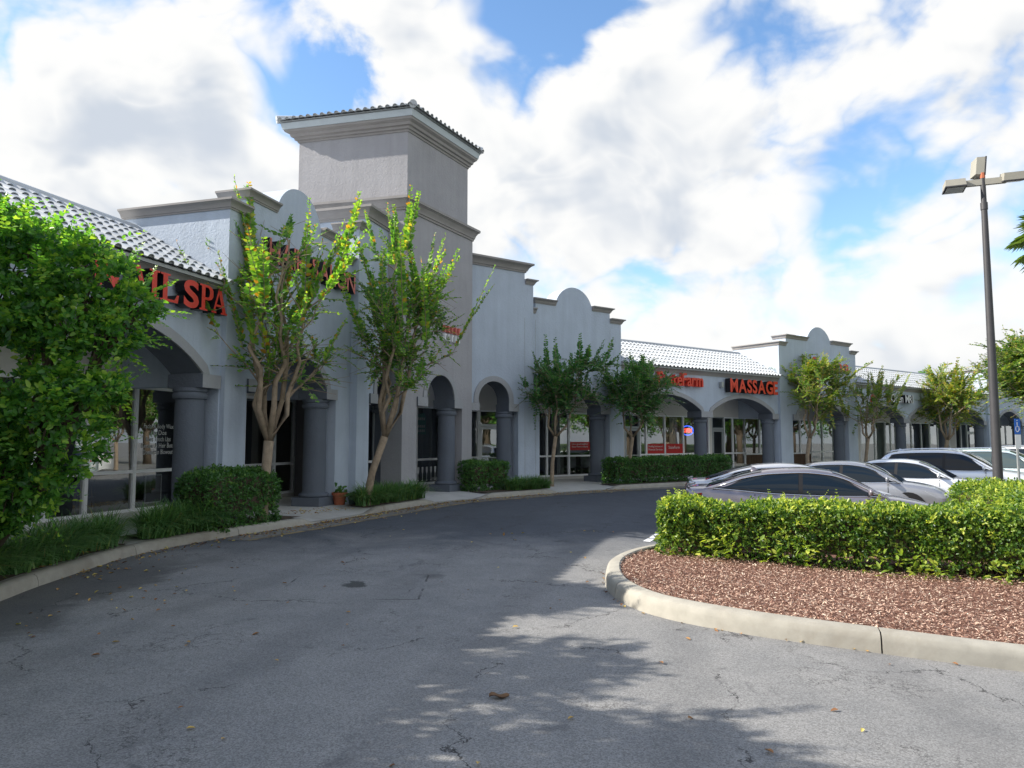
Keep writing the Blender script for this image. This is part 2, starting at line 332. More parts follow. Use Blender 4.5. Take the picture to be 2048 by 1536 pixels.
def asphalt():
    m, nt, b = base_mat('asphalt', (0.13, 0.13, 0.13), 0.85, 0.25)
    t = N(nt, 'ShaderNodeTexCoord'); P = t.outputs['Object']
    def noise(scale, detail=6.0, rough=0.6, dist=0.0, vec=P):
        n = N(nt, 'ShaderNodeTexNoise', inp={'Scale': scale, 'Detail': detail, 'Roughness': rough, 'Distortion': dist}); nt.links.new(vec, n.inputs['Vector']); return n.outputs[0]
    big = noise(0.35, 5, 0.6, 0.5); mid = noise(2.2, 6, 0.65); fine = noise(55, 3, 0.7); patch = noise(0.9, 7, 0.7, 1.2)
    vor = N(nt, 'ShaderNodeTexVoronoi', inp={'Scale': 120.0}); nt.links.new(P, vor.inputs['Vector'])
    sepc = N(nt, 'ShaderNodeSeparateColor'); K(nt, vor, 'Color', sepc, 0)
    val = math_n(nt, 'ADD', math_n(nt, 'MULTIPLY', big, 0.55), math_n(nt, 'MULTIPLY', mid, 0.45))
    r = N(nt, 'ShaderNodeValToRGB'); nt.links.new(val, r.inputs[0])
    for e, (p, c) in zip(r.color_ramp.elements, ((0.3, (0.165, 0.168, 0.172)), (0.7, (0.265, 0.262, 0.258)))): e.position = p; e.color = (*c, 1)
    # aggregate grains
    grain = math_n(nt, 'ADD', math_n(nt, 'MULTIPLY', sepc.outputs[0], 0.85), math_n(nt, 'MULTIPLY', fine, 0.35))
    gr = N(nt, 'ShaderNodeMapRange', inp={1: 0.15, 2: 1.0, 3: 0.68, 4: 1.38}); nt.links.new(grain, gr.inputs[0])
    mx = N(nt, 'ShaderNodeMix', data_type='RGBA', blend_type='MULTIPLY'); mx.inputs[0].default_value = 1; K(nt, r, 0, mx, 6); K(nt, gr, 0, mx, 7)
    def over(prev, fac, col):
        q = N(nt, 'ShaderNodeMix', data_type='RGBA'); nt.links.new(fac, q.inputs[0]); K(nt, prev, 2, q, 6); q.inputs[7].default_value = (*col, 1); return q
    sy = N(nt, 'ShaderNodeSeparateXYZ'); nt.links.new(P, sy.inputs[0])
    edge = math_n(nt, 'ADD', sy.outputs[1], math_n(nt, 'MULTIPLY', math_n(nt, 'SUBTRACT', noise(0.5, 6, 0.65, 0.8), 0.5), 7.0))
    newer = math_n(nt, 'MULTIPLY', smooth(nt, edge, 11.0, 15.0), math_n(nt, 'SUBTRACT', 1.0, smooth(nt, sy.outputs[0], 7.0, 16.0)))  # newer asphalt, with view-angle darkening put into its colour as well
    mxn = N(nt, 'ShaderNodeMix', data_type='RGBA', blend_type='MULTIPLY'); nt.links.new(newer, mxn.inputs[0]); K(nt, mx, 2, mxn, 6); mxn.inputs[7].default_value = (0.37, 0.41, 0.48, 1); mx = mxn
    # pale sandy scuffs
    q = over(mx, math_n(nt, 'MULTIPLY', smooth(nt, noise(1.7, 8, 0.72, 0.3), 0.66, 0.80), 0.55), (0.33, 0.28, 0.20))
    # darker old repairs
    q = over(q, math_n(nt, 'MULTIPLY', smooth(nt, patch, 0.60, 0.68), 0.45), (0.07, 0.072, 0.08))
    # cracks
    dv = vmath(nt, 'ADD', P, None); wn = N(nt, 'ShaderNodeTexNoise', inp={'Scale': 1.4, 'Detail': 6.0, 'Roughness': 0.7}); nt.links.new(P, wn.inputs['Vector'])
    sc = vmath(nt, 'SCALE', wn.outputs['Color']); sc.inputs['Scale'].default_value = 0.9; nt.links.new(sc.outputs[0], dv.inputs[1])
    cr = N(nt, 'ShaderNodeTexVoronoi', feature='DISTANCE_TO_EDGE', inp={'Scale': 0.42}); nt.links.new(dv.outputs[0], cr.inputs['Vector'])
    cl = math_n(nt, 'SUBTRACT', 1.0, smooth(nt, cr.outputs['Distance'], 0.0015, 0.0055))
    cl = math_n(nt, 'MULTIPLY', cl, smooth(nt, noise(0.8, 4, 0.6, 0.0), 0.46, 0.54))
    cr2 = N(nt, 'ShaderNodeTexVoronoi', feature='DISTANCE_TO_EDGE', inp={'Scale': 4.5}); nt.links.new(dv.outputs[0], cr2.inputs['Vector'])
    cl2 = math_n(nt, 'MULTIPLY', math_n(nt, 'SUBTRACT', 1.0, smooth(nt, cr2.outputs['Distance'], 0.01, 0.04)), smooth(nt, noise(0.55, 4, 0.6, 0.0), 0.555, 0.62))
    crk = math_n(nt, 'MAXIMUM', cl, math_n(nt, 'MULTIPLY', cl2, 0.7))
    q = over(q, math_n(nt, 'MULTIPLY', crk, 0.85), (0.022, 0.021, 0.022))
    # damp sunken spot
    sx = N(nt, 'ShaderNodeSeparateXYZ'); nt.links.new(P, sx.inputs[0])
    dx = math_n(nt, 'MULTIPLY', math_n(nt, 'ADD', sx.outputs[0], 1.98), 3.2); dy = math_n(nt, 'MULTIPLY', math_n(nt, 'SUBTRACT', sx.outputs[1], 9.2), 2.6)
    rr = math_n(nt, 'ADD', math_n(nt, 'SQRT', math_n(nt, 'ADD', math_n(nt, 'MULTIPLY', dx, dx), math_n(nt, 'MULTIPLY', dy, dy))), math_n(nt, 'MULTIPLY', noise(3.2, 5), 1.5))
    wet = math_n(nt, 'SUBTRACT', 1.0, smooth(nt, rr, 1.22, 1.36))
    q = over(q, math_n(nt, 'MULTIPLY', wet, 0.8), (0.035, 0.04, 0.04))
    # sawn edge of the utility patch round the damp spot
    ax = math_n(nt, 'ADD', math_n(nt, 'ADD', sx.outputs[0], 1.55), math_n(nt, 'MULTIPLY', sx.outputs[1], 0.04)); ay = math_n(nt, 'SUBTRACT', sx.outputs[1], 9.15)
    wob = math_n(nt, 'MULTIPLY', noise(3.0, 4), 0.05)
    bx_ = math_n(nt, 'SUBTRACT', math_n(nt, 'ABSOLUTE', math_n(nt, 'ADD', ax, wob)), 0.85); by_ = math_n(nt, 'SUBTRACT', math_n(nt, 'ABSOLUTE', math_n(nt, 'ADD', ay, wob)), 0.75)
    bd = math_n(nt, 'ABSOLUTE', math_n(nt, 'MAXIMUM', bx_, by_))
    q = over(q, math_n(nt, 'MULTIPLY', math_n(nt, 'SUBTRACT', 1.0, smooth(nt, bd, 0.006, 0.02)), math_n(nt, 'MULTIPLY', smooth(nt, noise(1.2, 3), 0.50, 0.58), 0.75)), (0.03, 0.03, 0.03))
    # damp dark gutter edge on the near left
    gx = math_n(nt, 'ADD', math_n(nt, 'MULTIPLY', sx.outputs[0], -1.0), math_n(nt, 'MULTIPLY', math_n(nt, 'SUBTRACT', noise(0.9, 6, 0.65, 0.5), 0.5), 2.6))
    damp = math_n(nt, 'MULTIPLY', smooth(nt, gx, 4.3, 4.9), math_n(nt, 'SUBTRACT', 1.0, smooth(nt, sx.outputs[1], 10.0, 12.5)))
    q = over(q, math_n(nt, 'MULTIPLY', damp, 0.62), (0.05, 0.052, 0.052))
    # oil drips and tyre polish along the drive
    oil = N(nt, 'ShaderNodeTexVoronoi', inp={'Scale': 0.55, 'Randomness': 1.0}); nt.links.new(dv.outputs[0], oil.inputs['Vector'])
    q = over(q, math_n(nt, 'MULTIPLY', math_n(nt, 'SUBTRACT', 1.0, smooth(nt, oil.outputs['Distance'], 0.03, 0.11)), 0.45), (0.05, 0.05, 0.052))
    trk = math_n(nt, 'SINE', math_n(nt, 'MULTIPLY', math_n(nt, 'ADD', math_n(nt, 'SUBTRACT', sx.outputs[0], math_n(nt, 'MULTIPLY', sx.outputs[1], 0.22)), math_n(nt, 'MULTIPLY', big, 0.8)), 3.6))
    q = over(q, math_n(nt, 'MULTIPLY', smooth(nt, trk, 0.45, 1.0), 0.16), (0.07, 0.072, 0.078))
    K(nt, q, 2, b, 'Base Color')
    h = math_n(nt, 'ADD', math_n(nt, 'MULTIPLY', sepc.outputs[1], 0.5), math_n(nt, 'MULTIPLY', fine, 0.7))
    bp = N(nt, 'ShaderNodeBump', inp={'Strength': 0.55, 'Distance': 0.006}); nt.links.new(h, bp.inputs['Height']); K(nt, bp, 0, b, 'Normal')
    return m
M['asphalt'] = asphalt()

def fast_leaves(name, base, dirv, nrm, Ln, Wd, tint, mat_, parent=None, fold=0.25, **tg):
    """one mesh of many folded leaves; arrays (n,3) base, direction, normal; lengths, widths, tint"""
    base = np.asarray(base, float); n = len(base)
    d = dirv / (np.linalg.norm(dirv, axis=1, keepdims=True) + 1e-9)
    s = np.cross(d, nrm); s /= (np.linalg.norm(s, axis=1, keepdims=True) + 1e-9); u = np.cross(s, d)
    L = Ln[:, None]; w = Wd[:, None] * 0.5
    v = np.empty((n, 6, 3))
    v[:, 0] = base; v[:, 3] = base + d * L - u * L * 0.08
    v[:, 1] = base + d * L * 0.34 + s * w + u * w * fold; v[:, 2] = base + d * L * 0.74 + s * w * 0.72 + u * w * fold * 0.5
    v[:, 5] = base + d * L * 0.34 - s * w + u * w * fold; v[:, 4] = base + d * L * 0.74 - s * w * 0.72 + u * w * fold * 0.5
    me = D.meshes.new(name); me.vertices.add(n * 6); me.vertices.foreach_set('co', v.reshape(-1))
    idx = (np.arange(n)[:, None] * 6 + np.array([0, 1, 2, 3, 0, 3, 4, 5])[None, :]).reshape(-1)
    me.loops.add(n * 8); me.loops.foreach_set('vertex_index', idx.astype(np.int32))
    me.polygons.add(n * 2); me.polygons.foreach_set('loop_start', (np.arange(n * 2) * 4).astype(np.int32))
    me.update(calc_edges=True)
    at = me.attributes.new('tint', 'FLOAT', 'POINT'); at.data.foreach_set('value', np.repeat(np.clip(tint, 0, 1), 6).astype(np.float32))
    me.materials.append(mat_); me.validate()
    o = D.objects.new(name, me); link(o, parent); tag(o, **tg); return o
RNG = np.random.default_rng(7)
def rand_unit(n, rng=RNG):
    v = rng.normal(size=(n, 3)); return v / np.linalg.norm(v, axis=1, keepdims=True)

# ================================================================== GROUND
def gz(x, y):
    s = min(max((x - 1.5) / 5.0, 0), 1); s = s * s * (3 - 2 * s)
    d = ((x - 0.664) * 0.588 - (y - 26.9) * 0.809 - 3.2) / 5.0; d = min(max(d, 0), 1); d = d * d * (3 - 2 * d)
    return -0.23 * s * d
xs = [-200, -60, -30, -15, -8, -4, 0] + [1 + 0.5 * i for i in range(90)] + [50, 80, 160, 400]
ys = [-150, -40, -15, -5] + [0.5 * i for i in range(110)] + [60, 80, 120, 400]
mb = MB(); mb.add([(x, y, gz(x, y)) for y in ys for x in xs], [(j * len(xs) + i, j * len(xs) + i + 1, (j + 1) * len(xs) + i + 1, (j + 1) * len(xs) + i) for j in range(len(ys) - 1) for i in range(len(xs) - 1)])
mb.build('parking_lot', M['asphalt'], recalc=False, smooth_=True, kind='structure', label='worn grey asphalt drive and parking lot')

# kerb line along the shops (road side of the kerb)
KP = [(-5.2, -8), (-5.2, -2), (-5.3, 4), (-5.5, 6.5), (-5.72, 8.27), (-5.85, 9.35), (-5.89, 11.6), (-5.36, 13.4), (-4.45, 15.4), (-3.61, 17.41), (-2.08, 20.9),
      (-0.96, 22.3), (1.65, 24.9), (3.54, 26.39), (6.72, 28.6), (13, 33.1), (20, 38.1), (28, 43.9), (45, 56.2)]
KC = [Vector((p.x, p.y)) for p in catmull([(x, y, 0) for x, y in KP], 10)]
KS = [0.0]
for a, b in zip(KC[:-1], KC[1:]): KS.append(KS[-1] + (b - a).length)
def k_at(s):
    s = min(max(s, 0), KS[-1] - 1e-6)
    i = int(np.searchsorted(KS, s, side='right') - 1); f = (s - KS[i]) / (KS[i + 1] - KS[i])
    p = KC[i].lerp(KC[i + 1], f)
    a = KC[max(i - 2, 0)]; b = KC[min(i + 3, len(KC) - 1)]; d = (b - a).normalized()
    return p, Vector((-d.y, d.x))          # point, inward (left) normal
def k_s(px, py):
    return min(range(len(KC)), key=lambda i: (KC[i] - Vector((px, py))).length) and KS[min(range(len(KC)), key=lambda i: (KC[i] - Vector((px, py))).length)]
S_a, S_b = k_s(-4.2, 15.95), k_s(-3.5, 17.6)
S_c, S_d = k_s(-2.08, 20.9), k_s(-0.96, 22.3)
S_e, S_f = k_s(1.65, 24.9), k_s(3.54, 26.39)
RAISED = [(0, S_a), (S_b, S_c), (S_d, S_e), (S_f, KS[-1] - .01)]
def raise_at(s):
    h = 0.0
    for a, b in RAISED:
        k = min((s - a) / 0.55 if a > 0 else 1, (b - s) / 0.55, 1)
        h = max(h, min(max(k, 0), 1))
    return h * h * (3 - 2 * h)
KPROF = [(0.0, -0.05), (0.015, 0.07), (0.035, 0.125), (0.075, 0.15), (0.17, 0.155), (0.18, 0.15), (0.18, -0.05)]
kerb = empty('kerb', (-5.2, 0, 0), 'pale concrete kerb running along the shop walkway', kind='structure')
def kerb_piece(s0, s1, parent, at, prof, flag=None, n=8):
    mb = MB(); m = len(prof)
    for i in range(n + 1):
        s = s0 + (s1 - s0) * i / n; p, nn = at(s); h = flag(s) if flag else 1.0
        z0 = gz(p.x, p.y)
        for (w, z) in prof:
            q = p + nn * w; mb.v.append((q.x, q.y, z0 + (z * (0.12 + 0.88 * h) if z > 0 else z)))
    for i in range(n):
        for k in range(m - 1): mb.f.append((i * m + k, i * m + k + 1, (i + 1) * m + k + 1, (i + 1) * m + k)); mb.m.append(0)
    mb.f.append(tuple(range(m))); mb.f.append(tuple(n * m + k for k in range(m - 1, -1, -1))); mb.m += [0, 0]
    mb.build('kerb_section', M['kerb'], parent, smooth_=40)
s = 0.0
while s < KS[-1] - 0.5:
    e = min(s + 2.45, KS[-1] - 0.02); kerb_piece(s, e - 0.012, kerb, k_at, KPROF, raise_at); s = e
# walkway: sloped strip behind the kerb plus the arcade floor
mb = MB(); n = 260
for i in range(n + 1):
    s = (KS[-1] - .02) * i / n; p, nn = k_at(s); h = raise_at(s)
    for w, z in ((0.178, 0.02 + 0.128 * h), (0.62, 0.07 + .078 * h), (1.1, 0.149), (7.5, 0.151)):
        q = p + nn * w; mb.v.append((q.x, q.y, z))
for i in range(n):
    for k in range(3): mb.f.append((i * 4 + k, i * 4 + k + 1, (i + 1) * 4 + k + 1, (i + 1) * 4 + k)); mb.m.append(0)
mb.build('walkway', M['concrete'], recalc=False, smooth_=True, kind='structure', label='grey concrete walkway under the arcade')
# gutter strip with the worn yellow line
def ribbon(name, mt, s0, s1, w0, w1, z, n=120, **tg):
    mb = MB()
    for i in range(n + 1):
        p, nn = k_at(s0 + (s1 - s0) * i / n)
        for w in (w0, w1): q = p + nn * w; mb.v.append((q.x, q.y, gz(q.x, q.y) + z))
    for i in range(n): mb.f.append((2 * i, 2 * i + 2, 2 * i + 3, 2 * i + 1)); mb.m.append(0)
    return mb.build(name, mt, recalc=False, **tg)
M['gutter'] = mat('gutter_concrete', (0.20, 0.195, 0.185), 0.9, var=0.2, vscale=5, dirt=(0.13, 0.105, 0.08), dscale=1.5, bump=0.3, bscale=60, bdist=.005)
def worn_yellow():
    m, nt, b = base_mat('worn_yellow_edge', (0.33, 0.25, 0.11), 0.9)
    t = N(nt, 'ShaderNodeTexCoord'); n1 = N(nt, 'ShaderNodeTexNoise', inp={'Scale': 3.0, 'Detail': 9.0, 'Roughness': 0.75}); K(nt, t, 'Object', n1, 'Vector')
    mx = N(nt, 'ShaderNodeMix', data_type='RGBA'); nt.links.new(smooth(nt, n1.outputs[0], 0.42, 0.58), mx.inputs[0])
    mx.inputs[6].default_value = (0.13, 0.125, 0.115, 1); mx.inputs[7].default_value = (0.33, 0.25, 0.12, 1); K(nt, mx, 2, b, 'Base Color'); return m
M['yellow_line'] = worn_yellow()
S_g0 = k_s(-5.36, 13.4)
ribbon('gutter', M['gutter'], S_g0, KS[-1] - 20, -0.62, 0.01, 0.004, kind='structure')
ribbon('gutter_line', M['yellow_line'], S_g0, KS[-1] - 20, -0.74, -0.62, 0.006, kind='structure')
# planting beds behind the raised kerb
def bed(s0, s1, w):
    ribbon('planting_bed', M['soil'], s0, s1, 0.185, w, 0.165, 40, kind='structure')
bed(0.0, k_s(-5.89, 11.7), 0.85); bed(k_s(-5.8, 12.1), S_a - .35, 0.95); bed(S_b + .35, S_c - .35, 0.9); bed(S_d + .45, S_e - .3, 0.95); bed(S_f + .4, k_s(13, 33.1), 1.0)

# island kerb and mulch
IP = [(7.5, 6.0), (5.6, 6.02), (4.3, 6.22), (3.23, 6.5), (2.21, 6.92), (1.45, 7.62), (1.15, 8.6), (1.22, 9.7), (1.5, 10.6), (2.1, 11.5), (3.2, 12.5), (5.0, 13.6), (7.2, 14.9), (9.5, 16.4)]
IC = [Vector((p.x, p.y)) for p in catmull([(x, y, 0) for x, y in IP], 8)]
IS = [0.0]
for a, b in zip(IC[:-1], IC[1:]): IS.append(IS[-1] + (b - a).length)
def i_at(s):
    s = min(max(s, 0), IS[-1] - 1e-6); i = int(np.searchsorted(IS, s, side='right') - 1); f = (s - IS[i]) / (IS[i + 1] - IS[i])
    p = IC[i].lerp(IC[i + 1], f); d = (IC[min(i + 2, len(IC) - 1)] - IC[max(i - 1, 0)]).normalized()
    return p, Vector((d.y, -d.x))
IPROF = [(0.0, -0.05), (0.02, 0.10), (0.035, 0.15), (0.07, 0.175), (0.19, 0.185), (0.21, 0.17), (0.21, -0.05)]
ik = empty('kerb', (1.3, 8, 0), 'sunlit curved concrete kerb around the mulched island', kind='structure')
joint = IS[min(range(len(IC)), key=lambda i: (IC[i] - Vector((3.2, 6.51))).length)]
cuts = [0.0, max(joint - 3.0, 0.3), joint] + [joint + 3.05 * k for k in range(1, 6) if joint + 3.05 * k < IS[-1] - 1] + [IS[-1] - .02]
for a, b in zip(cuts[:-1], cuts[1:]): kerb_piece(a, b - 0.014, ik, i_at, IPROF, None, 14)
poly = []
for i in range(61):
    p, nn = i_at(IS[-1] * i / 60); q = p + nn * 0.19; poly.append((q.x, q.y, gz(q.x, q.y) + 0.15))
poly += [(11.5, 16.6, -0.08), (12, 9, -0.08), (9.5, 6.15, -.08)]
mb = MB(); c = (4.6, 9.4, gz(4.6, 9) + 0.19); mb.add([c] + poly, [(0, i, i % len(poly) + 1) for i in range(1, len(poly) + 1)])
mb.build('mulch_bed', M['mulch_bed'], recalc=True, smooth_=True, kind='structure', label='mulched bed of the parking island')
ISL = [(v[0], v[1]) for v in poly]; ISL_C, ISL_POLY = c, list(poly)
def inside(poly_, x, y):
    r = False; j = len(poly_) - 1
    for i in range(len(poly_)):
        xi, yi = poly_[i]; xj, yj = poly_[j]
        if (yi > y) != (yj > y) and x < (xj - xi) * (y - yi) / (yj - yi) + xi: r = not r
        j = i
    return r
# painted stall lines between the parked cars
# ================================================================== BUILDING
PLAZA = empty('shopping_plaza', (-3.0, 24.0, 0), 'curved stucco shopping plaza with arcades, curved gables and a square tower', 'building')
Z_IMP, Z_SPR = 2.83, 3.12
def arch_pts(a0, a1, zs, zc, n=22):
    a = (a1 - a0) / 2; c = (a0 + a1) / 2; b = min(zc - zs, a); r = (a * a + b * b) / (2 * b); cz = zs + b - r
    th = math.asin(min(a / r, 1.0))
    if cz < zs - 1e-6: pass
    return [(c + r * math.sin(-th + 2 * th * i / n), cz + r * math.cos(-th + 2 * th * i / n)) for i in range(n + 1)]
def opening(tL, tR, ins, zc, mids=(), zs=Z_SPR):
    """outline from left jamb foot to right jamb foot; mids = centre column positions"""
    pts = [(tL, 0.02), (tL, Z_IMP), (tL + ins, Z_IMP)]; edges = [tL + ins]
    for m in mids: edges += [m - 0.375, m + 0.375]
    edges.append(tR - ins); arcs = []
    for i in range(0, len(edges), 2):
        a = arch_pts(edges[i], edges[i + 1], zs, zc); arcs.append(a); pts += a
        if i + 2 < len(edges): pts += [(edges[i + 1], Z_IMP), (edges[i + 2], Z_IMP)]
    pts += [(tR - ins, Z_IMP), (tR, Z_IMP), (tR, 0.02)]
    return pts, arcs, edges
def sweep(fr, path, prof, ztop, name, mt, parent=PLAZA, smooth_=30):
    n = len(path); m = len(prof); mb = MB()
    for i in range(n):
        def nrm(a, b):
            dt, dn = b[0] - a[0], b[1] - a[1]; l = math.hypot(dt, dn); return (-dn / l, dt / l)
        if i == 0: o = nrm(path[0], path[1])
        elif i == n - 1: o = nrm(path[-2], path[-1])
        else:
            a = nrm(path[i - 1], path[i]); b = nrm(path[i], path[i + 1]); k = 1 + a[0] * b[0] + a[1] * b[1]; o = ((a[0] + b[0]) / k, (a[1] + b[1]) / k)
        for w, z in prof: mb.v.append(fr(path[i][0] + o[0] * w, path[i][1] + o[1] * w, ztop + z))
    for i in range(n - 1):
        for k in range(m):
            j = (k + 1) % m; mb.f.append((i * m + k, i * m + j, (i + 1) * m + j, (i + 1) * m + k)); mb.m.append(0)
    mb.f += [tuple(range(m)), tuple((n - 1) * m + k for k in range(m - 1, -1, -1))]; mb.m += [0, 0]
    return mb.build(name, mt, parent, smooth_=smooth_)
CP = [(-0.05, -0.24), (0.028, -0.24), (0.035, -0.2), (0.055, -0.195), (0.06, -0.17), (0.08, -0.125), (0.12, -0.075), (0.14, -0.066), (0.145, -0.055), (0.172, -0.05), (0.175, 0.0), (-0.05, 0.0)]
CP = [(w * 0.9 if w > 0 else w, z * 0.82) for w, z in CP]
CP_BIG = [(w * 1.7 if w > 0 else w, z * 1.65) for w, z in CP]
CP_EAVE = [(-0.05, -0.25), (0.03, -0.25), (0.035, -0.2), (0.06, -0.195), (0.08, -0.15), (0.12, -0.1), (0.15, -0.085), (0.16, -0.02), (-0.05, -0.02)]

def dark_side(z_thr=Z_IMP - .01):
    def f(a, b):
        return 0
    return f
def wall_section(fr, t0, t1, top, opens, n1, thick=0.75, mt=None, name='wall', zc=3.85, seams=()):
    """front wall with arched openings; top = points from right to left along the top"""
    mb = MB(); poly = [(t0, 0.02)]; arc_set = set(); trims = []
    for (tL, tR, ins, c, mids, zs) in opens:
        p, arcs, edges = opening(tL, tR, ins, c, mids, zs); poly += p
        for q in p: 
            if q[1] > 0.5 and not (abs(q[0] - tL) < 1e-6 or abs(q[0] - tR) < 1e-6): arc_set.add((round(q[0], 4), round(q[1], 4)))
        trims.append((tL, tR, ins, arcs, edges, mids))
    poly += [(t1, 0.02)] + top
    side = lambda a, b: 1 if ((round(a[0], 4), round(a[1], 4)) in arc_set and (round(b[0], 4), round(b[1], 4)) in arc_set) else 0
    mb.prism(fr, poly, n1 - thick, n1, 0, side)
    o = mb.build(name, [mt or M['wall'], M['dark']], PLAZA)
    for (tL, tR, ins, arcs, edges, mids) in trims:
        for a in arcs:
            w = 0.19; cx = (a[0][0] + a[-1][0]) / 2
            outp = []
            for i, p in enumerate(a):
                q0 = a[max(i - 1, 0)]; q1 = a[min(i + 1, len(a) - 1)]; dx, dz = q1[0] - q0[0], q1[1] - q0[1]; l = math.hypot(dx, dz)
                outp.append((p[0] - dz / l * w, p[1] + dx / l * w))
            zi = Z_IMP + 0.27
            outp = [(max(min(x, a[-1][0] + w), a[0][0] - w), max(z, zi)) for x, z in outp]
            inn = [(a[0][0], zi)] + a + [(a[-1][0], zi)] if a[0][1] > zi + .005 else a
            out2 = [(a[0][0] - w, zi)] + outp + [(a[-1][0] + w, zi)] if a[0][1] > zi + .005 else outp
            m = MB(); k = len(inn)
            if len(out2) != k: out2 = outp; inn = a; k = len(a)
            vs_ = [fr(x, n1 + 0.035, z) for x, z in inn] + [fr(x, n1 + 0.035, z) for x, z in out2] + [fr(x, n1 - 0.02, z) for x, z in inn] + [fr(x, n1 - 0.02, z) for x, z in out2]
            fs = []
            for i in range(k - 1):
                fs += [(i, i + 1, k + i + 1, k + i), (2 * k + i, 3 * k + i, 3 * k + i + 1, 2 * k + i + 1), (k + i, k + i + 1, 3 * k + i + 1, 3 * k + i), (i, 2 * k + i, 2 * k + i + 1, i + 1)]
            fs += [(0, k, 3 * k, 2 * k), (k - 1, 3 * k - 1, 4 * k - 1, 2 * k - 1)]
            m.add(vs_, fs); m.build('arch_trim', M['trim'], PLAZA)
        # imposts
        blocks = [(tL, tL + ins + .03)] + [(mm - 0.40, mm + 0.40) for mm in mids] + [(tR - ins - .03, tR)]
        for (b0, b1) in blocks:
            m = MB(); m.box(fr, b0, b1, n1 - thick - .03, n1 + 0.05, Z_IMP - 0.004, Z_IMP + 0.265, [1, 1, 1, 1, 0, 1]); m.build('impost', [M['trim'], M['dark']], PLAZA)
        for c in list(mids) + [tR - 0.36]:
            column(fr, c, n1 - thick / 2)
    for s_ in seams:
        m = MB(); m.box(fr, s_ - 0.006, s_ + 0.006, n1 - 0.01, n1 + 0.003, 0.2, 6.3); m.build('control_joint', M['trim'], PLAZA)
    return o
COLM = {}
def column(fr, t, n):
    p = fr(t, n, 0)
    if not COLM:
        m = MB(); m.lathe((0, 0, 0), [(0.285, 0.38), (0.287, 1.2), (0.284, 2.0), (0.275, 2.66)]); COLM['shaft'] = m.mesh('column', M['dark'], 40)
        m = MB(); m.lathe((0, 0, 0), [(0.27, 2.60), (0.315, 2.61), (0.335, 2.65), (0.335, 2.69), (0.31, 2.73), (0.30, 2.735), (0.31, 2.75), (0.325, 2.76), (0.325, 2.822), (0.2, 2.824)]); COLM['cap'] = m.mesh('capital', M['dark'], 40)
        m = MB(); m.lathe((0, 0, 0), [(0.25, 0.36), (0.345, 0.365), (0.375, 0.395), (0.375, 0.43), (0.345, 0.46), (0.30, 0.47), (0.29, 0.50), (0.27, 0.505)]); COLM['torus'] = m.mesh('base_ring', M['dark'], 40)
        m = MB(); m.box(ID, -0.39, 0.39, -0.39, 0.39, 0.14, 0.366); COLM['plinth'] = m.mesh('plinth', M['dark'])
    c = D.objects.new('column', COLM['shaft']); c.matrix_world = Matrix.Translation(p) @ Matrix.Rotation(R_(90 - fr.th), 4, 'Z'); link(c, PLAZA)
    for nm, k in (('capital', 'cap'), ('base_ring', 'torus'), ('plinth', 'plinth')):
        q = D.objects.new(nm, COLM[k]); COL.objects.link(q); q.parent = c
def gable_top(t0, t1, c, hu, r, zl=6.72, zu=7.12, ztop=7.78):
    cz = ztop - r; dz = zu - cz; ch = math.sqrt(r * r - dz * dz); a0 = math.acos(min(dz / r, 1))
    arc = [(c + r * math.sin(a0 - 2 * a0 * i / 28), cz + r * math.cos(a0 - 2 * a0 * i / 28)) for i in range(29)]
    return [(t1, zl), (c + hu, zl), (c + hu, zu)] + arc + [(c - hu, zu), (c - hu, zl), (t0, zl)], ch
def gable(fr, t0, t1, hu, r, op, n1, ret_left=2.75, ret_right=0.75, mt=None, seams=()):
    c = (t0 + t1) / 2; top, ch = gable_top(t0, t1, c, hu, r)
    wall_section(fr, t0, t1, top, [op], n1, mt=mt, seams=seams)
    sweep(fr, [(t0, n1 - ret_left), (t0, n1), (c - hu - .001, n1)], CP, 6.75, 'cornice', M['cornice'])
    sweep(fr, [(c - hu, n1 - .75), (c - hu, n1), (c - ch - .02, n1)], CP, 7.15, 'cornice', M['cornice'])
    sweep(fr, [(c + ch + .02, n1), (c + hu, n1), (c + hu, n1 - .75)], CP, 7.15, 'cornice', M['cornice'])
    sweep(fr, [(c + hu + .001, n1), (t1, n1), (t1, n1 - ret_right)], CP, 6.75, 'cornice', M['cornice'])
    if ret_left > 1:
        m = MB(); m.box(fr, t0, t0 + 0.25, n1 - ret_left, n1 - 0.75, 2.9, 6.72); m.build('parapet_return', mt or M['wall'], PLAZA)
        m = MB(); m.box(fr, t1 - .25, t1, n1 - 2.75, n1 - 0.75, 2.9, 6.72); m.build('parapet_return', mt or M['wall'], PLAZA)

# --- tiled roofs
def tile_mesh():
    mb = MB(); w = 0.235; prof = [(-w / 2, 0.012), (-w / 2 + 0.03, 0.004), (-w / 2 + 0.075, 0.006)]
    for i in range(9):
        a = math.pi * i / 8; prof.append((0.045 - 0.0725 * math.cos(a), 0.008 + 0.062 * math.sin(a)))
    k = len(prof); L = 0.47
    for y, dz in ((0.0, 0.042), (L, 0.0)):
        for x, z in prof: mb.v.append((x, y, z + dz))
    for x, z in prof: mb.v.append((x, 0.004, z + 0.042 - 0.016))
    for i in range(k - 1):
        mb.f.append((i, i + 1, k + i + 1, k + i)); mb.m.append(0)
        mb.f.append((2 * k + i, 2 * k + i + 1, i + 1, i)); mb.m.append(0)
    b = len(mb.v)
    plug = [(x, z) for x, z in prof[3:]]
    mb.v += [(x, 0.035, z + 0.03) for x, z in plug]; mb.f.append(tuple(range(b, b + len(plug)))); mb.m.append(1)
    return mb
TM = tile_mesh(); TILE = TM.mesh('tile', [M['tile'], M['deck']], 50, recalc=False)
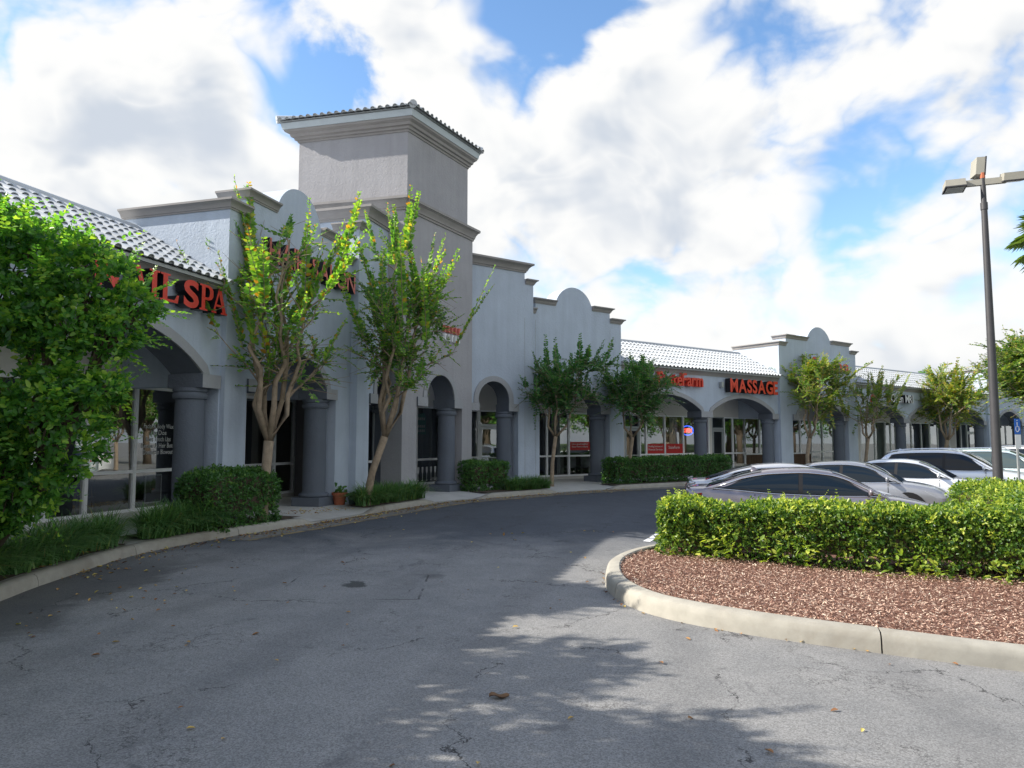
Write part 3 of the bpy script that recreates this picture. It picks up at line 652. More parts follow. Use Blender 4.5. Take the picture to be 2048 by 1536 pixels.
def tiled_roof(fr, t0, t1, n_eave, z_eave, n_ridge, z_ridge, rows, as_objects, tmin=None):
    mb = MB(); 
    P = [(n_eave, z_eave), (n_ridge, z_ridge), (n_ridge - 2.3, z_eave), (n_ridge - 2.3, z_eave - .1), (n_eave, z_eave - .06)]
    vs_ = [fr(t, n, z) for t in (t0, t1) for n, z in P]; k = len(P)
    mb.add(vs_, [(i, (i + 1) % k, (i + 1) % k + k, i + k) for i in range(k)] + [tuple(range(k)), tuple(range(2 * k - 1, k - 1, -1))])
    deck = mb.build('roof', M['deck'], PLAZA)
    sl = math.hypot(n_eave - n_ridge, z_ridge - z_eave); up = ((n_ridge - n_eave) / sl, (z_ridge - z_eave) / sl)
    cols = int((t1 - t0) / 0.235); step = sl / rows; big = MB()
    e1 = Vector((fr.d[0], fr.d[1], 0)); e2 = Vector((fr.n[0] * up[0], fr.n[1] * up[0], up[1])); e3 = e1.cross(e2).normalized()
    for c in range(cols):
        t = t0 + (c + 0.5) * (t1 - t0) / cols
        for r_ in range(rows):
            d0 = -0.05 + r_ * step; p = fr(t, n_eave + up[0] * d0, z_eave + up[1] * d0 + 0.004)
            j = 0.003 * math.sin(c * 12.9 + r_ * 78.2)
            mtx = Matrix(((e1.x, e2.x, e3.x, p[0]), (e1.y, e2.y, e3.y, p[1]), (e1.z, e2.z, e3.z, p[2] + j), (0, 0, 0, 1)))
            if as_objects:
                o = D.objects.new('tile', TILE); o.matrix_world = mtx; link(o, deck)
            else:
                big.add([mtx @ Vector(v) for v in TM.v], TM.f, TM.m)
    if not as_objects: big.build('tiles', [M['tile'], M['deck']], deck, smooth_=50, recalc=False, kind='stuff')
    m = MB(); m.tube([fr(t0, n_ridge, z_ridge + .02), fr(t1, n_ridge, z_ridge + .02)], 0.11, 10); m.build('ridge_cap', M['tile'], deck, smooth_=60)
    return deck
def eave(fr, t0, t1, n1):
    sweep(fr, [(t0, n1), (t1, n1)], CP_EAVE, 4.97, 'cornice', M['cornice'])

# nail spa section
A0, A1 = -14.9, -3.6
wall_section(FL, A0, A1, [(A1, 4.9), (A0, 4.9)], [(-14.4, A1 - .03, 0.5, 3.93, (-9.0,), Z_SPR)], -0.12)
eave(FL, A0, A1, -0.12); tiled_roof(FL, -12.2, A1, 0.08, 4.96, -2.4, 6.30, 7, True)
tiled_roof(FL, -17.2, -12.2, 0.08, 4.96, -2.4, 6.30, 7, False)
# salon gable
gable(FL, -3.6, 1.50, 1.95, 0.97, (-2.9, 0.76, 0.5, 3.85, (), Z_SPR), 0.0)
# left wing of the tower
WL0, WL1 = 1.5, 4.35
wall_section(FL, WL0, WL1, [(WL1, 8.2), (WL0 + .42, 8.2), (WL0 + .42, 7.72), (WL0, 7.72)], [(2.2, 4.25, 0.42, 3.88, (), 3.2)], 0.2)
sweep(FL, [(WL0, -0.6), (WL0, 0.2), (WL0 + .4, 0.2)], CP, 7.75, 'cornice', M['cornice'])
sweep(FL, [(WL0 + .42, -1.6), (WL0 + .42, 0.2), (WL1, 0.2)], CP_BIG, 8.3, 'cornice', M['cornice'])
m = MB(); m.box(FL, WL0 + .42, WL0 + .7, -1.6, -.55, 6.0, 8.2); m.build('parapet_return', M['wall'], PLAZA)
# right wing of the tower
wall_section(FR, -3.1, 0.0, [(0.0, 7.72), (-.40, 7.72), (-.40, 8.2), (-3.1, 8.2)], [(-2.86, -0.70, 0.42, 3.89, (), 3.22)], 0.22, seams=(-.40,))
sweep(FR, [(-3.1, .22), (-.40, .22), (-.40, -1.6)], CP_BIG, 8.3, 'cornice', M['cornice'])
sweep(FR, [(-.38, .22), (0.0, .22), (0.0, -0.6)], CP, 7.75, 'cornice', M['cornice'])
# gable with the small tree
gable(FR, -0.35, 4.74, 1.92, 0.97, (0.45, 4.06, 0.5, 3.85, (), Z_SPR), 0.0, ret_left=0.75, seams=(0.27, 4.12))
# tiled section with two arches
wall_section(FR, 4.74, 15.72, [(15.72, 4.9), (4.74, 4.9)], [(4.95, 15.70, 0.5, 3.78, (10.2,), Z_SPR)], -0.12)
eave(FR, 4.74, 15.72, -0.12); tiled_roof(FR, 4.74, 15.72, 0.08, 4.96, -2.4, 6.30, 7, False)
# second gable
gable(FR, 15.72, 22.95, 3.0, 1.22, (16.75, 22.0, 0.5, 3.85, (), Z_SPR), 0.0)
# far tiled section with three arches
wall_section(FR, 22.95, 40.2, [(40.2, 4.9), (22.95, 4.9)], [(23.15, 40.15, 0.5, 3.78, (28.75, 34.4), Z_SPR)], -0.12)
eave(FR, 22.95, 40.2, -0.12); tiled_roof(FR, 22.95, 40.2, 0.08, 4.96, -2.4, 6.30, 7, False)
gable(FR, 40.2, 47.4, 3.0, 1.22, (41.2, 46.4, 0.5, 3.85, (), Z_SPR), 0.0)
wall_section(FR, 47.4, 60, [(60, 4.9), (47.4, 4.9)], [(47.6, 59.5, 0.5, 3.78, (53.4,), Z_SPR)], -0.12)
eave(FR, 47.4, 60, -0.12); tiled_roof(FR, 47.4, 60, 0.08, 4.96, -2.4, 6.30, 7, False)

# --- tower
def quad(t0, t1, dep, grow=0.0):
    """plan of the tower: front edge on FT, side walls splayed like the wings"""
    a = Vector(FT(t0, 0, 0)[:2]); b = Vector(FT(t1, 0, 0)[:2])
    l = Vector((-math.sin(R_(76)), math.cos(R_(76)))); r = Vector((-FR.n[0], -FR.n[1]))
    return [a, b, b + r * dep, a + l * dep]
def grow(poly, w):
    n = len(poly); out = []
    for i in range(n):
        p0, p1, p2 = poly[i - 1], poly[i], poly[(i + 1) % n]
        d0 = (p1 - p0).normalized(); d1 = (p2 - p1).normalized(); n0 = Vector((d0.y, -d0.x)); n1 = Vector((d1.y, -d1.x))
        out.append(p1 + (n0 + n1) * (w / (1 + n0.dot(n1))))
    return out
wall_section(FT, -0.1, 3.8, [(3.8, 4.4), (-0.1, 4.4)], [(0.62, 3.18, 0.5, 3.84, (), Z_SPR)], 0.0, mt=M['wall_tower'])
low = quad(-0.1, 3.8, 3.7); up = quad(0.03, 3.46, 3.62)
m = MB(); m.flat_prism([(p.x, p.y) for p in low], 4.4, 8.94); m.build('tower_base', M['wall_tower'], PLAZA)
m = MB(); m.flat_prism([(p.x, p.y) for p in up], 8.94, 11.22); m.build('tower_shaft', M['wall_tower'], PLAZA)
def ring(poly, prof, ztop, name, mt):
    mb = MB(); mm = len(prof); n = len(poly)
    for k in range(n):
        for (w, z) in prof: mb.v.append((*grow(poly, w)[k], ztop + z))
    for k in range(n):
        for q in range(mm):
            a, b = k * mm, ((k + 1) % n) * mm; mb.f.append((a + q, b + q, b + (q + 1) % mm, a + (q + 1) % mm)); mb.m.append(0)
    return mb.build(name, mt, PLAZA, smooth_=25)
ring(low, [(w * 1.5 if w > 0 else w, z * 1.85) for w, z in CP], 8.97, 'cornice', M['cornice'])
CP_T = [(-0.05, -0.56), (0.03, -0.56), (0.04, -0.50), (0.09, -0.49), (0.10, -0.42), (0.16, -0.40), (0.18, -0.32), (0.27, -0.27), (0.29, -0.21), (-.05, -.21)]
ring(up, CP_T, 11.60, 'cornice', M['cornice'])
ring(up, [(-0.05, -0.207), (0.31, -0.207), (0.35, -0.02), (-0.05, -0.02)], 11.60, 'fascia', M['fascia'])
ev = grow(up, 0.42); cen = sum(ev, Vector((0, 0))) / 4
mb = MB(); mb.add([(p.x, p.y, 11.605) for p in ev] + [(cen.x, cen.y, 12.4)], [(0, 1, 4), (1, 2, 4), (2, 3, 4), (3, 0, 4), (3, 2, 1, 0)]); troof = mb.build('tower_roof', M['deck'], PLAZA)
for (pa, pb) in ((ev[0], ev[1]), (ev[3], ev[0]), (ev[1], ev[2])):
    d = (pb - pa); L = d.length; d.normalize(); nn = Vector((d.y, -d.x)); inward = -nn
    slope = 0.8 / max((cen - pa).dot(inward), 0.1); sl = math.hypot(1, slope); e1 = Vector((d.x, d.y, 0)); e2 = Vector((inward.x / sl, inward.y / sl, slope / sl)); e3 = e1.cross(e2).normalized()
    cnt = int(L / 0.235)
    for c in range(cnt):
        for r_ in range(2):
            x = (c + .5) * L / cnt; dd = -0.06 + r_ * 0.40
            if r_ and (x < 0.5 or x > L - 0.5): continue
            p = Vector((pa.x, pa.y, 11.612)) + e1 * x + e2 * dd
            o = D.objects.new('tile', TILE); o.matrix_world = Matrix(((e1.x, e2.x, e3.x, p.x), (e1.y, e2.y, e3.y, p.y), (e1.z, e2.z, e3.z, p.z), (0, 0, 0, 1))); link(o, troof)
for k in range(4):
    m = MB(); m.tube([(ev[k].x, ev[k].y, 11.68), (cen.x, cen.y, 12.48)], [0.12, .12], 9); m.build('hip_cap', M['tile'], troof, smooth_=60)

# --- flat roof behind the parapets, arcade ceiling, back walls, interiors
mb = MB(); 
mb.box(FL, -17, 5.2, -14, -4.6, 4.5, 4.62); mb.box(FR, -2, 60, -14, -4.6, 4.5, 4.63); mb.build('flat_roof', M['deck'], PLAZA)
mb = MB(); mb.box(FL, -17, 4.6, -2.58, -0.6, 4.18, 4.26); mb.box(FR, -2.4, 60, -2.48, -0.6, 4.19, 4.27); mb.box(FT, -.9, 4.6, -2.0, -.6, 4.17, 4.25); mb.build('arcade_ceiling', M['ceil'], PLAZA)
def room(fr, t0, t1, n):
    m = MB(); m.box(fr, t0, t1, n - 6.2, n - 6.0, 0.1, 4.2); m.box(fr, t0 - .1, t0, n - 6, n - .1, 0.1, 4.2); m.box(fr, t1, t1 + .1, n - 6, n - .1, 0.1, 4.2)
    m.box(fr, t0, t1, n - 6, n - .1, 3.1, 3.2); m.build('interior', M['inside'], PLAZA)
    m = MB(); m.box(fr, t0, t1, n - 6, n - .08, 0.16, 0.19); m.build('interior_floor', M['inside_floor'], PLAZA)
def back_wall(fr, t0, t1, n, holes, ztop=2.98):
    """wall behind the arcade, pieces around the shop fronts"""
    m = MB(); m.box(fr, t0, t1, n - .2, n, ztop, 4.4); s = t0
    for (h0, h1) in holes + [(t1, t1)]:
        if h0 > s + .01: m.box(fr, s, h0, n - .2, n, 0.1, ztop - .001)
        s = h1
    m.build('arcade_wall', M['wall_back'], PLAZA)
    m = MB()
    for (h0, h1) in holes: m.box(fr, h0, h1, n - .16, n + .02, 0.1, 0.26)
    m.build('window_sill', M['concrete'], PLAZA)
def store(fr, n, mull, zb=0.26, zm=1.12, zt=2.98, mt='frame', lower=True, skip_mid=()):
    m = MB(); w = 0.042
    for i, t in enumerate(mull): m.box(fr, t - w, t + w, n - .09, n + .012, zb, zt)
    for a, b in zip(mull[:-1], mull[1:]):
        m.box(fr, a + w, b - w, n - .088, n + .010, zb, zb + .065); m.box(fr, a + w, b - w, n - .088, n + .010, zt - .06, zt)
        if zm and (a not in skip_mid): m.box(fr, a + w, b - w, n - .088, n + .010, zm - .036, zm + .036)
    f = m.build('window', M[mt], PLAZA)
    for a, b in zip(mull[:-1], mull[1:]):
        zz = [(zb + .065, zm - .03), (zm + .03, zt - .06)] if (zm and a not in skip_mid) else [(zb + .065, zt - .06)]
        for z0, z1 in zz:
            q = MB(); q.add([fr(a + w, n - .04, z0), fr(b - w, n - .04, z0), fr(b - w, n - .04, z1), fr(a + w, n - .04, z1)], [(0, 1, 2, 3)]); q.build('pane', M['glass'], f, recalc=False)
    return f
def door(fr, n, t0, t1, mt='frame', fill=None, zt=2.98):
    m = MB(); w = .055
    m.box(fr, t0, t0 + w, n - .09, n + .014, 0.16, zt); m.box(fr, t1 - w, t1, n - .09, n + .014, 0.16, zt)
    m.box(fr, t0 + w, t1 - w, n - .088, n + .012, 2.33, 2.43); m.box(fr, t0 + w, t1 - w, n - .088, n + .012, zt - .06, zt)
    m.box(fr, t0 + w, t1 - w, n - .075, n - .005, 0.17, 0.36); m.box(fr, t0 + w, t0 + w + .09, n - .075, n - .005, .36, 2.32); m.box(fr, t1 - w - .09, t1 - w, n - .075, n - .005, .36, 2.32); m.box(fr, t0 + w + .09, t1 - w - .09, n - .075, n - .005, 2.22, 2.32)
    d = m.build('door', M[mt], PLAZA)
    q = MB(); q.add([fr(t0 + w + .09, n - .04, .36), fr(t1 - w - .09, n - .04, .36), fr(t1 - w - .09, n - .04, 2.22), fr(t0 + w + .09, n - .04, 2.22)], [(0, 1, 2, 3)]); q.build('pane', M['glass'], d, recalc=False)
    q = MB(); q.add([fr(t0 + w, n - .04, 2.43), fr(t1 - w, n - .04, 2.43), fr(t1 - w, n - .04, zt - .06), fr(t0 + w, n - .04, zt - .06)], [(0, 1, 2, 3)]); q.build('pane', M['glass'], d, recalc=False)
    if fill:
        q = MB(); q.box(fr, t0 + w + .05, t1 - w - .05, n - .12, n - .10, .3, zt - .07); q.build('door_blind', M[fill], d)
    h = MB(); h.tube([fr(t1 - w - .05, n - .005, 1.02), fr(t1 - w - .05, n + .05, 1.04), fr(t1 - w - .05, n + .05, 1.32), fr(t1 - w - .05, n - .005, 1.34)], .013, 6); h.build('handle', M['steel'], d, smooth_=True)
    h = MB(); h.box(fr, t0 + w + .09, t1 - w - .09, n - .01, n + .02, 1.08, 1.12); h.build('push_bar', M['steel'], d)
    return d
NL, NT, NR = -2.6, -2.0, -2.5
back_wall(FL, -17, 4.75, NL, [(-10.2, -.55), (0.55, 4.55)])
store(FL, NL, [-10.2, -9.0, -7.9], ); door(FL, NL, -7.9, -6.9); store(FL, NL, [-6.9, -5.75])
m = MB(); m.box(FL, -5.75, -5.6, NL - .1, NL + .13, .16, 2.98); m.build('window_post', M['frame'], PLAZA)
store(FL, NL, [-5.6, -5.26, -4.38, -3.15, -1.78, -.55])
store(FL, NL, [0.55, 1.93, 2.88]); store(FL, NL, [2.88, 3.22]); door(FL, NL, 3.24, 4.24, fill='maroon'); store(FL, NL, [4.24, 4.55])
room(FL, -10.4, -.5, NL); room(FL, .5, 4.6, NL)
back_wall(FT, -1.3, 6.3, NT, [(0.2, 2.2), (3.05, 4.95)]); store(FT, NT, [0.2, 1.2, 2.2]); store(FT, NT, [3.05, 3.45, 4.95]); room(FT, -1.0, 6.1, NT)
back_wall(FR, -1.55, 60, NR, [(-1.3, .85), (2.35, 6.8), (7.35, 13.3), (13.55, 19.9), (20.35, 27.2), (27.85, 40.0), (41.0, 47.0), (48, 59)])
store(FR, NR, [-1.3, -.63]); door(FR, NR, -.60, .42); store(FR, NR, [.44, .85])
store(FR, NR, [2.35, 2.82, 4.03, 5.31, 6.8])
door(FR, NR, 7.35, 8.35, mt='frame_dark'); store(FR, NR, [8.37, 8.79, 10.06, 11.38, 12.39, 13.3])
door(FR, NR, 13.55, 14.5, mt='frame_dark'); store(FR, NR, [14.52, 15.23, 16.24]); store(FR, NR, [16.24, 17.54, 18.67, 19.9], zb=1.02, zm=None)
store(FR, NR, [20.35, 21.34, 22.4], zb=1.02, zm=None); store(FR, NR, [22.4, 23.59, 24.83, 26.0, 27.2])
store(FR, NR, [27.85, 28.6, 29.59, 30.91, 31.6, 32.27, 33.3, 34.38, 35.79, 37.03, 38.23, 40.0], zm=None)
door(FR, NR, 42.9, 45.1); store(FR, NR, [41.0, 41.9, 42.9], zm=None); store(FR, NR, [45.1, 46, 47.0], zm=None); store(FR, NR, [48, 50, 52, 54, 56, 59], zm=None)
for a, b in ((16.28, 19.9), (20.35, 22.38)):
    s = a
    while s < b - .1:
        m = MB(); m.box(FR, s, min(s + .22, b) - .008, NR - .06, NR + .015, .27, 1.015); m.build('plank', M['brown_wood'], PLAZA); s += .22
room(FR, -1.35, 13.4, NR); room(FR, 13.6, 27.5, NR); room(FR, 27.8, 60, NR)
# drawn curtains inside the second gable windows
def curtain(t0, t1, zt=2.9):
    mb = MB(); n = int((t1 - t0) / .035)
    for i in range(n + 1):
        t = t0 + (t1 - t0) * i / n; d = NR - .30 + .035 * math.sin(i * 1.1) + .02 * math.sin(i * .37)
        mb.v += [FR(t, d, .3), FR(t, d, zt)]
    for i in range(n): mb.f.append((2 * i, 2 * i + 2, 2 * i + 3, 2 * i + 1)); mb.m.append(0)
    mb.build('curtain', M['curtain'], PLAZA, recalc=False, smooth_=True)
curtain(22.45, 27.1); curtain(27.9, 32.2); curtain(10.7, 11.3); curtain(3.6, 4.0)

# ------------------------------------------------------------------ lettering
TXT = {}
def glyph(ch, offset=0.012, extr=0.06):
    key = (ch, offset, extr)
    if key not in TXT:
        cu = D.curves.new('glyph', 'FONT'); cu.body = ch; cu.size = 1.0; cu.extrude = extr; cu.offset = offset; cu.resolution_u = 5
        ob = D.objects.new('glyph', cu); COL.objects.link(ob)
        dg = bpy.context.evaluated_depsgraph_get(); me = D.meshes.new_from_object(ob.evaluated_get(dg))
        D.objects.remove(ob); D.curves.remove(cu); TXT[key] = me
    return TXT[key]
def poly_glyph(splines, extr):
    cu = D.curves.new('glyph', 'CURVE'); cu.dimensions = '2D'; cu.fill_mode = 'BOTH'; cu.extrude = extr
    for sp in splines:
        q = cu.splines.new('POLY'); q.points.add(len(sp) - 1); q.use_cyclic_u = True
        for i, (x, y) in enumerate(sp): q.points[i].co = (x, y, 0, 1)
    ob = D.objects.new('glyph', cu); COL.objects.link(ob); dg = bpy.context.evaluated_depsgraph_get(); me = D.meshes.new_from_object(ob.evaluated_get(dg)); D.objects.remove(ob); D.curves.remove(cu); return me
SER = {
 'N': [[(0, 0), (.26, 0), (.26, .06), (.18, .08), (.18, .72), (.56, 0), (.68, 0), (.68, .92), (.76, .94), (.76, 1), (.5, 1), (.5, .94), (.58, .92), (.58, .32), (.22, 1), (0, 1), (0, .94), (.08, .92), (.08, .08), (0, .06)]],
 'A': [[(-.02, 0), (.22, 0), (.22, .06), (.15, .08), (.2, .27), (.48, .27), (.53, .08), (.45, .06), (.45, 0), (.78, 0), (.78, .06), (.71, .08), (.44, 1), (.32, 1), (.06, .08), (-.02, .06)], [(.225, .36), (.34, .78), (.455, .36)]],
 'I': [[(0, 0), (.34, 0), (.34, .06), (.25, .08), (.25, .92), (.34, .94), (.34, 1), (0, 1), (0, .94), (.09, .92), (.09, .08), (0, .06)]],
 'L': [[(0, 0), (.62, 0), (.66, .3), (.59, .3), (.5, .1), (.25, .09), (.25, .92), (.34, .94), (.34, 1), (0, 1), (0, .94), (.09, .92), (.09, .08), (0, .06)]],
 'P': [[(0, 0), (.36, 0), (.36, .06), (.25, .08), (.25, .42), (.42, .42), (.55, .48), (.62, .6), (.62, .82), (.55, .94), (.42, 1), (0, 1), (0, .94), (.09, .92), (.09, .08), (0, .06)], [(.25, .52), (.25, .91), (.37, .91), (.44, .85), (.46, .71), (.44, .58), (.37, .52)]],
}
def place_glyph(me0, fr, t, n, z, sx, sy, face, side, parent, name='letter', depth=1.0, sz=1.0):
    me = me0.copy(); me.transform(Matrix.Diagonal((sx, sy, sz, 1)))
    me.materials.clear(); me.materials.append(face); me.materials.append(side)
    for p in me.polygons: p.material_index = 0 if p.normal.z > 0.5 else 1
    me.transform(fr.matrix(t, n, z)); me.shade_flat()
    o = D.objects.new(name, me); link(o, parent); return o
def sign_text(text, fr, t0, t1, n, z, h, face, side, parent, name='letter', bold=0.014, ext=0.055, gap=0.06, capscale=0.69):
    """letters fitted between t0 and t1"""
    ws = []
    for ch in text:
        if ch == ' ': ws.append(0.32); continue
        me = glyph(ch, bold, ext / h * .72); xs_ = [v.co.x for v in me.vertices]; ws.append(max(xs_) - min(xs_))
    tot = sum(ws) + gap * (len(text) - 1); sx = (t1 - t0) / tot; x = 0
    for ch, w in zip(text, ws):
        if ch != ' ':
            me = glyph(ch, bold, ext / h * .72); mn = min(v.co.x for v in me.vertices)
            me2 = me.copy(); me2.transform(Matrix.Translation((-mn, 0, 0)))
            place_glyph(me2, fr, t0 + x * sx, n, z, sx, h / capscale, face, side, parent, name, sz=h / capscale)
        x += w + gap
def flat_text(text, fr, tc, n, z, h, mt, parent, width=None, name='lettering'):
    cu = D.curves.new('glyph', 'FONT'); cu.body = text; cu.size = h / 0.69; cu.align_x = 'CENTER'; cu.resolution_u = 2; cu.offset = h * .012
    ob = D.objects.new('glyph', cu); COL.objects.link(ob); dg = bpy.context.evaluated_depsgraph_get(); me = D.meshes.new_from_object(ob.evaluated_get(dg)); D.objects.remove(ob)
    if width:
        xs_ = [v.co.x for v in me.vertices]; k = width / (max(xs_) - min(xs_)); me.transform(Matrix.Diagonal((k, 1, 1, 1)))
    me.materials.clear(); me.materials.append(mt); me.transform(fr.matrix(tc, n, z)); o = D.objects.new(name, me); link(o, parent); return o
# NAIL SPA
SG = empty('nail_spa_sign', FL(-5.4, .05, 4.28), 'red NAIL SPA channel letters with black sides under the tiled eave', 'sign')
for ch, t0, t1 in (('N', -7.05, -6.45), ('A', -6.36, -5.86), ('I', -5.86, -5.62), ('L', -5.60, -5.14), ('P', -4.60, -4.22), ('A', -4.26, -3.80)):
    me = poly_glyph(SER[ch], .13); xs_ = [v.co.x for v in me.vertices]; sx = (t1 - t0) / (max(xs_) - min(xs_)); me.transform(Matrix.Translation((-min(xs_), 0, 0)))
    place_glyph(me, FL, t0, .06, 4.28, sx, .5, M['red'], M['black'], SG, sz=.8)
me = glyph('S', .03, .13).copy(); xs_ = [v.co.x for v in me.vertices]; me.transform(Matrix.Translation((-min(xs_), 0, 0)))
place_glyph(me, FL, -5.02, .06, 4.29, .40 / (max(xs_) - min(xs_)), .5 / .72, M['red'], M['black'], SG, sz=.8)
# HAIR SALON
SG = empty('salon_sign', FL(-.6, .05, 5.72), 'faded red HAIR SALON channel letters on the left gable behind the tree', 'sign')
sign_text('HAIR SALON', FL, -2.5, 1.33, .1, 5.72, .52, M['red_pale'], M['black'], SG, ext=.09, bold=.008)
# tower sign: strokes of red and white letters
SG = empty('tower_sign', FT(2.4, .05, 5.0), 'small red and white channel letter sign on the tower front behind the tree', 'sign')
for row, (mt, z) in enumerate((('red_pale', 5.22), ('white', 4.95))):
    for k in range(5):
        t = 1.95 + .21 * k; m = MB(); m.box(FT, t, t + .05, .02, .12, z, z + .22)
        if k % 2 == 0: m.box(FT, t + .052, t + .12, .02, .11, z + .17, z + .219)
        else: m.box(FT, t + .052, t + .12, .02, .11, z + .001, z + .05)
        m.build('letter', M[mt], SG)
# insurance agent sign
SG = empty('insurance_sign', FR(7.9, -.1, 4.2), 'red StateFarm channel letters with three oval logo left of the MASSAGE sign', 'sign')
sign_text('StateFarm', FR, 6.85, 9.78, 0.0, 4.19, .55, M['orange_red'], M['red'], SG, ext=.09, bold=.018, gap=.03)
for (dt, dz) in ((0.16, 0), (.52, 0), (.34, .27)):
    me = MB(); o_ = [(6.02 + dt + .17 * math.cos(a), 4.32 + dz + .115 * math.sin(a)) for a in [2 * math.pi * i / 20 for i in range(20)]]
    me.prism(FR, o_, -.1, .04); me.build('logo_oval', M['orange_red'], SG)
# MASSAGE
SG = empty('massage_sign', FR(13.3, -.1, 4.0), 'orange red MASSAGE channel letters with black sides over the right arch', 'sign')
sign_text('MASSAGE', FR, 11.5, 15.2, .1, 4.04, .6, M['orange_red'], M['black'], SG, ext=.14, bold=.03)
m = MB(); m.box(FR, 11.12, 11.28, -.1, .06, 4.22, 4.48); m.build('junction_box', M['steel'], SG)
# second gable sign
SG = empty('gable_sign', FR(20, .05, 5.5), 'red mixed case channel letters on the far curved gable behind the tree', 'sign')
sign_text('Sauna', FR, 18.25, 21.9, .1, 5.5, .62, M['red'], M['fascia'], SG, ext=.12, bold=.02)
# imaging clinic sign
SG = empty('open_mri_sign', FR(26.9, -.1, 4.0), 'white Open MRI channel letters with coloured swoosh logo on far tiled section', 'sign')
sign_text('Open MRI', FR, 26.4, 29.05, .06, 4.02, .46, M['white'], M['black'], SG, ext=.13, bold=.012)
for k, mt in enumerate(('red', 'blue', 'green')):
    me = MB(); o_ = [(24.75 + .22 * k + .11 * math.cos(a) + .1 * math.sin(a), 4.2 + .13 * k + .24 * math.sin(a)) for a in [2 * math.pi * i / 16 for i in range(16)]]
    me.prism(FR, o_, -.1, .05 + .01 * k); me.build('logo_stroke', M[mt], SG)
# neon OPEN
SG = empty('neon_open_sign', FR(11.9, NR - .3, 1.95), 'lit red neon OPEN in a blue oval hanging in the window by the column', 'sign')
m = MB(); ov = [FR(11.95 + .42 * math.cos(a), NR - .22, 2.27 + .23 * math.sin(a)) for a in [2 * math.pi * i / 32 for i in range(33)]]; m.tube(ov, .022, 6, cap=False); m.build('oval_tube', M['neon_blue'], SG, smooth_=True)
sign_text('OPEN', FR, 11.66, 12.24, NR - .22, 2.17, .2, M['neon_red'], M['neon_red'], SG, ext=.012, bold=.004)
# window lettering and posters, inside face of the panes
SG = empty('window_lettering', FL(-2.5, NL - .03, 1.6), 'white vinyl list of salon services on the tall dark window', 'lettering')
for k, tx in enumerate(('Facial & Body Wax', 'Up Dos', 'Root Touch Ups', 'Keratin & Hair Boto', 'Dominican Blowout')):
    flat_text(tx, FL, -2.45, NL - .034, 2.06 - .145 * k, .105, M['vinyl'], SG, width=.95 * (len(tx) / 18) if len(tx) > 8 else None)
for k, tx in enumerate(('Relaxer', 'Color', 'Men Cut', 'Hair Cut')): flat_text(tx, FL, -1.28, NL - .034, 2.06 - .145 * (k + (k > 0)), .105, M['vinyl'], SG)
flat_text('Se Habla', FL, -1.4, NL - .034, 1.2, .12, M['vinyl'], SG)
m = MB(); m.box(FL, -1.66, -1.46, NL - .065, NL - .055, 1.38, 1.68); m.build('notice', M['paper'], SG)
def decal(t0, t1, z0, z1, lines, label):
    g = empty('window_decal', FR((t0 + t1) / 2, NR - .03, z0), label, 'decal')
    m = MB(); m.box(FR, t0, t1, NR - .034, NR - .030, z0, z1); m.build('band', M['decal_red'], g)
    h = (z1 - z0) / (len(lines) + 1.2)
    for k, tx in enumerate(lines): flat_text(tx, FR, (t0 + t1) / 2, NR - .026, z1 - (k + 1.0) * h * 1.02 - h * .1, h * .62, M['vinyl'], g, width=min((t1 - t0) * .8, len(tx) * h * .42))
decal(4.08, 5.27, 1.36, 1.72, ('Like a good neighbor', 'State Farm is there.'), 'red window decal reading Like a good neighbor beside the round column')
decal(8.83, 10.02, 1.16, 1.62, ('Providing Insurance and', 'Financial Services'), 'red window decal reading Providing Insurance behind the long hedge')
decal(10.1, 11.34, 1.16, 1.62, ('StateFarm',), 'red window decal reading StateFarm left of the neon sign')
flat_text('941', FL, 3.74, NL - .03, 2.5, .13, M['vinyl'], PLAZA, name='street_number')
# bank style green banner and bottle shapes in the tower window
g = empty('green_reflection', FT(3.8, NT - .2, 1.9), 'arched green banner with white lettering in the tower window', 'reflection')
bp_ = [(3.5, 2.0), (4.25, 2.0), (4.25, 2.62)] + [(4.25 - .75 * i / 8, 2.62 + .14 * math.sin(math.pi * (i / 16 + .5) - .0)) for i in range(1, 8)] + [(3.5, 2.76)]
m = MB(); m.prism(FT, bp_, NT - .2, NT - .18); m.build('reflection_panel', M['green'], g)  # panel built in place of a green sign reflected in the glass
for k, z in enumerate((2.08, 2.24, 2.5)):
    for q in range(6):
        m = MB(); m.box(FT, 3.55 + .11 * q, 3.62 + .11 * q, NT - .178, NT - .174, z, z + .09); m.build('lettering', M['vinyl'], g)
for q in range(5):
    g = empty('wine_glass_decal', FT(3.6 + .26 * q, NT - .034, .4), 'white wine glass decal in the lower tower window, %s from the left' % ('first', 'second', 'third', 'fourth', 'fifth')[q], 'decal', 'wine glass decals in the tower window')
    t = 3.6 + .26 * q
    m = MB(); m.prism(FT, [(t - .06, .86), (t - .05, .7), (t - .015, .62), (t - .012, .42), (t - .05, .38), (t + .05, .38), (t + .012, .42), (t + .015, .62), (t + .05, .7), (t + .06, .86)], NT - .035, NT - .031)
    m.build('glass_shape', M['vinyl'], g)
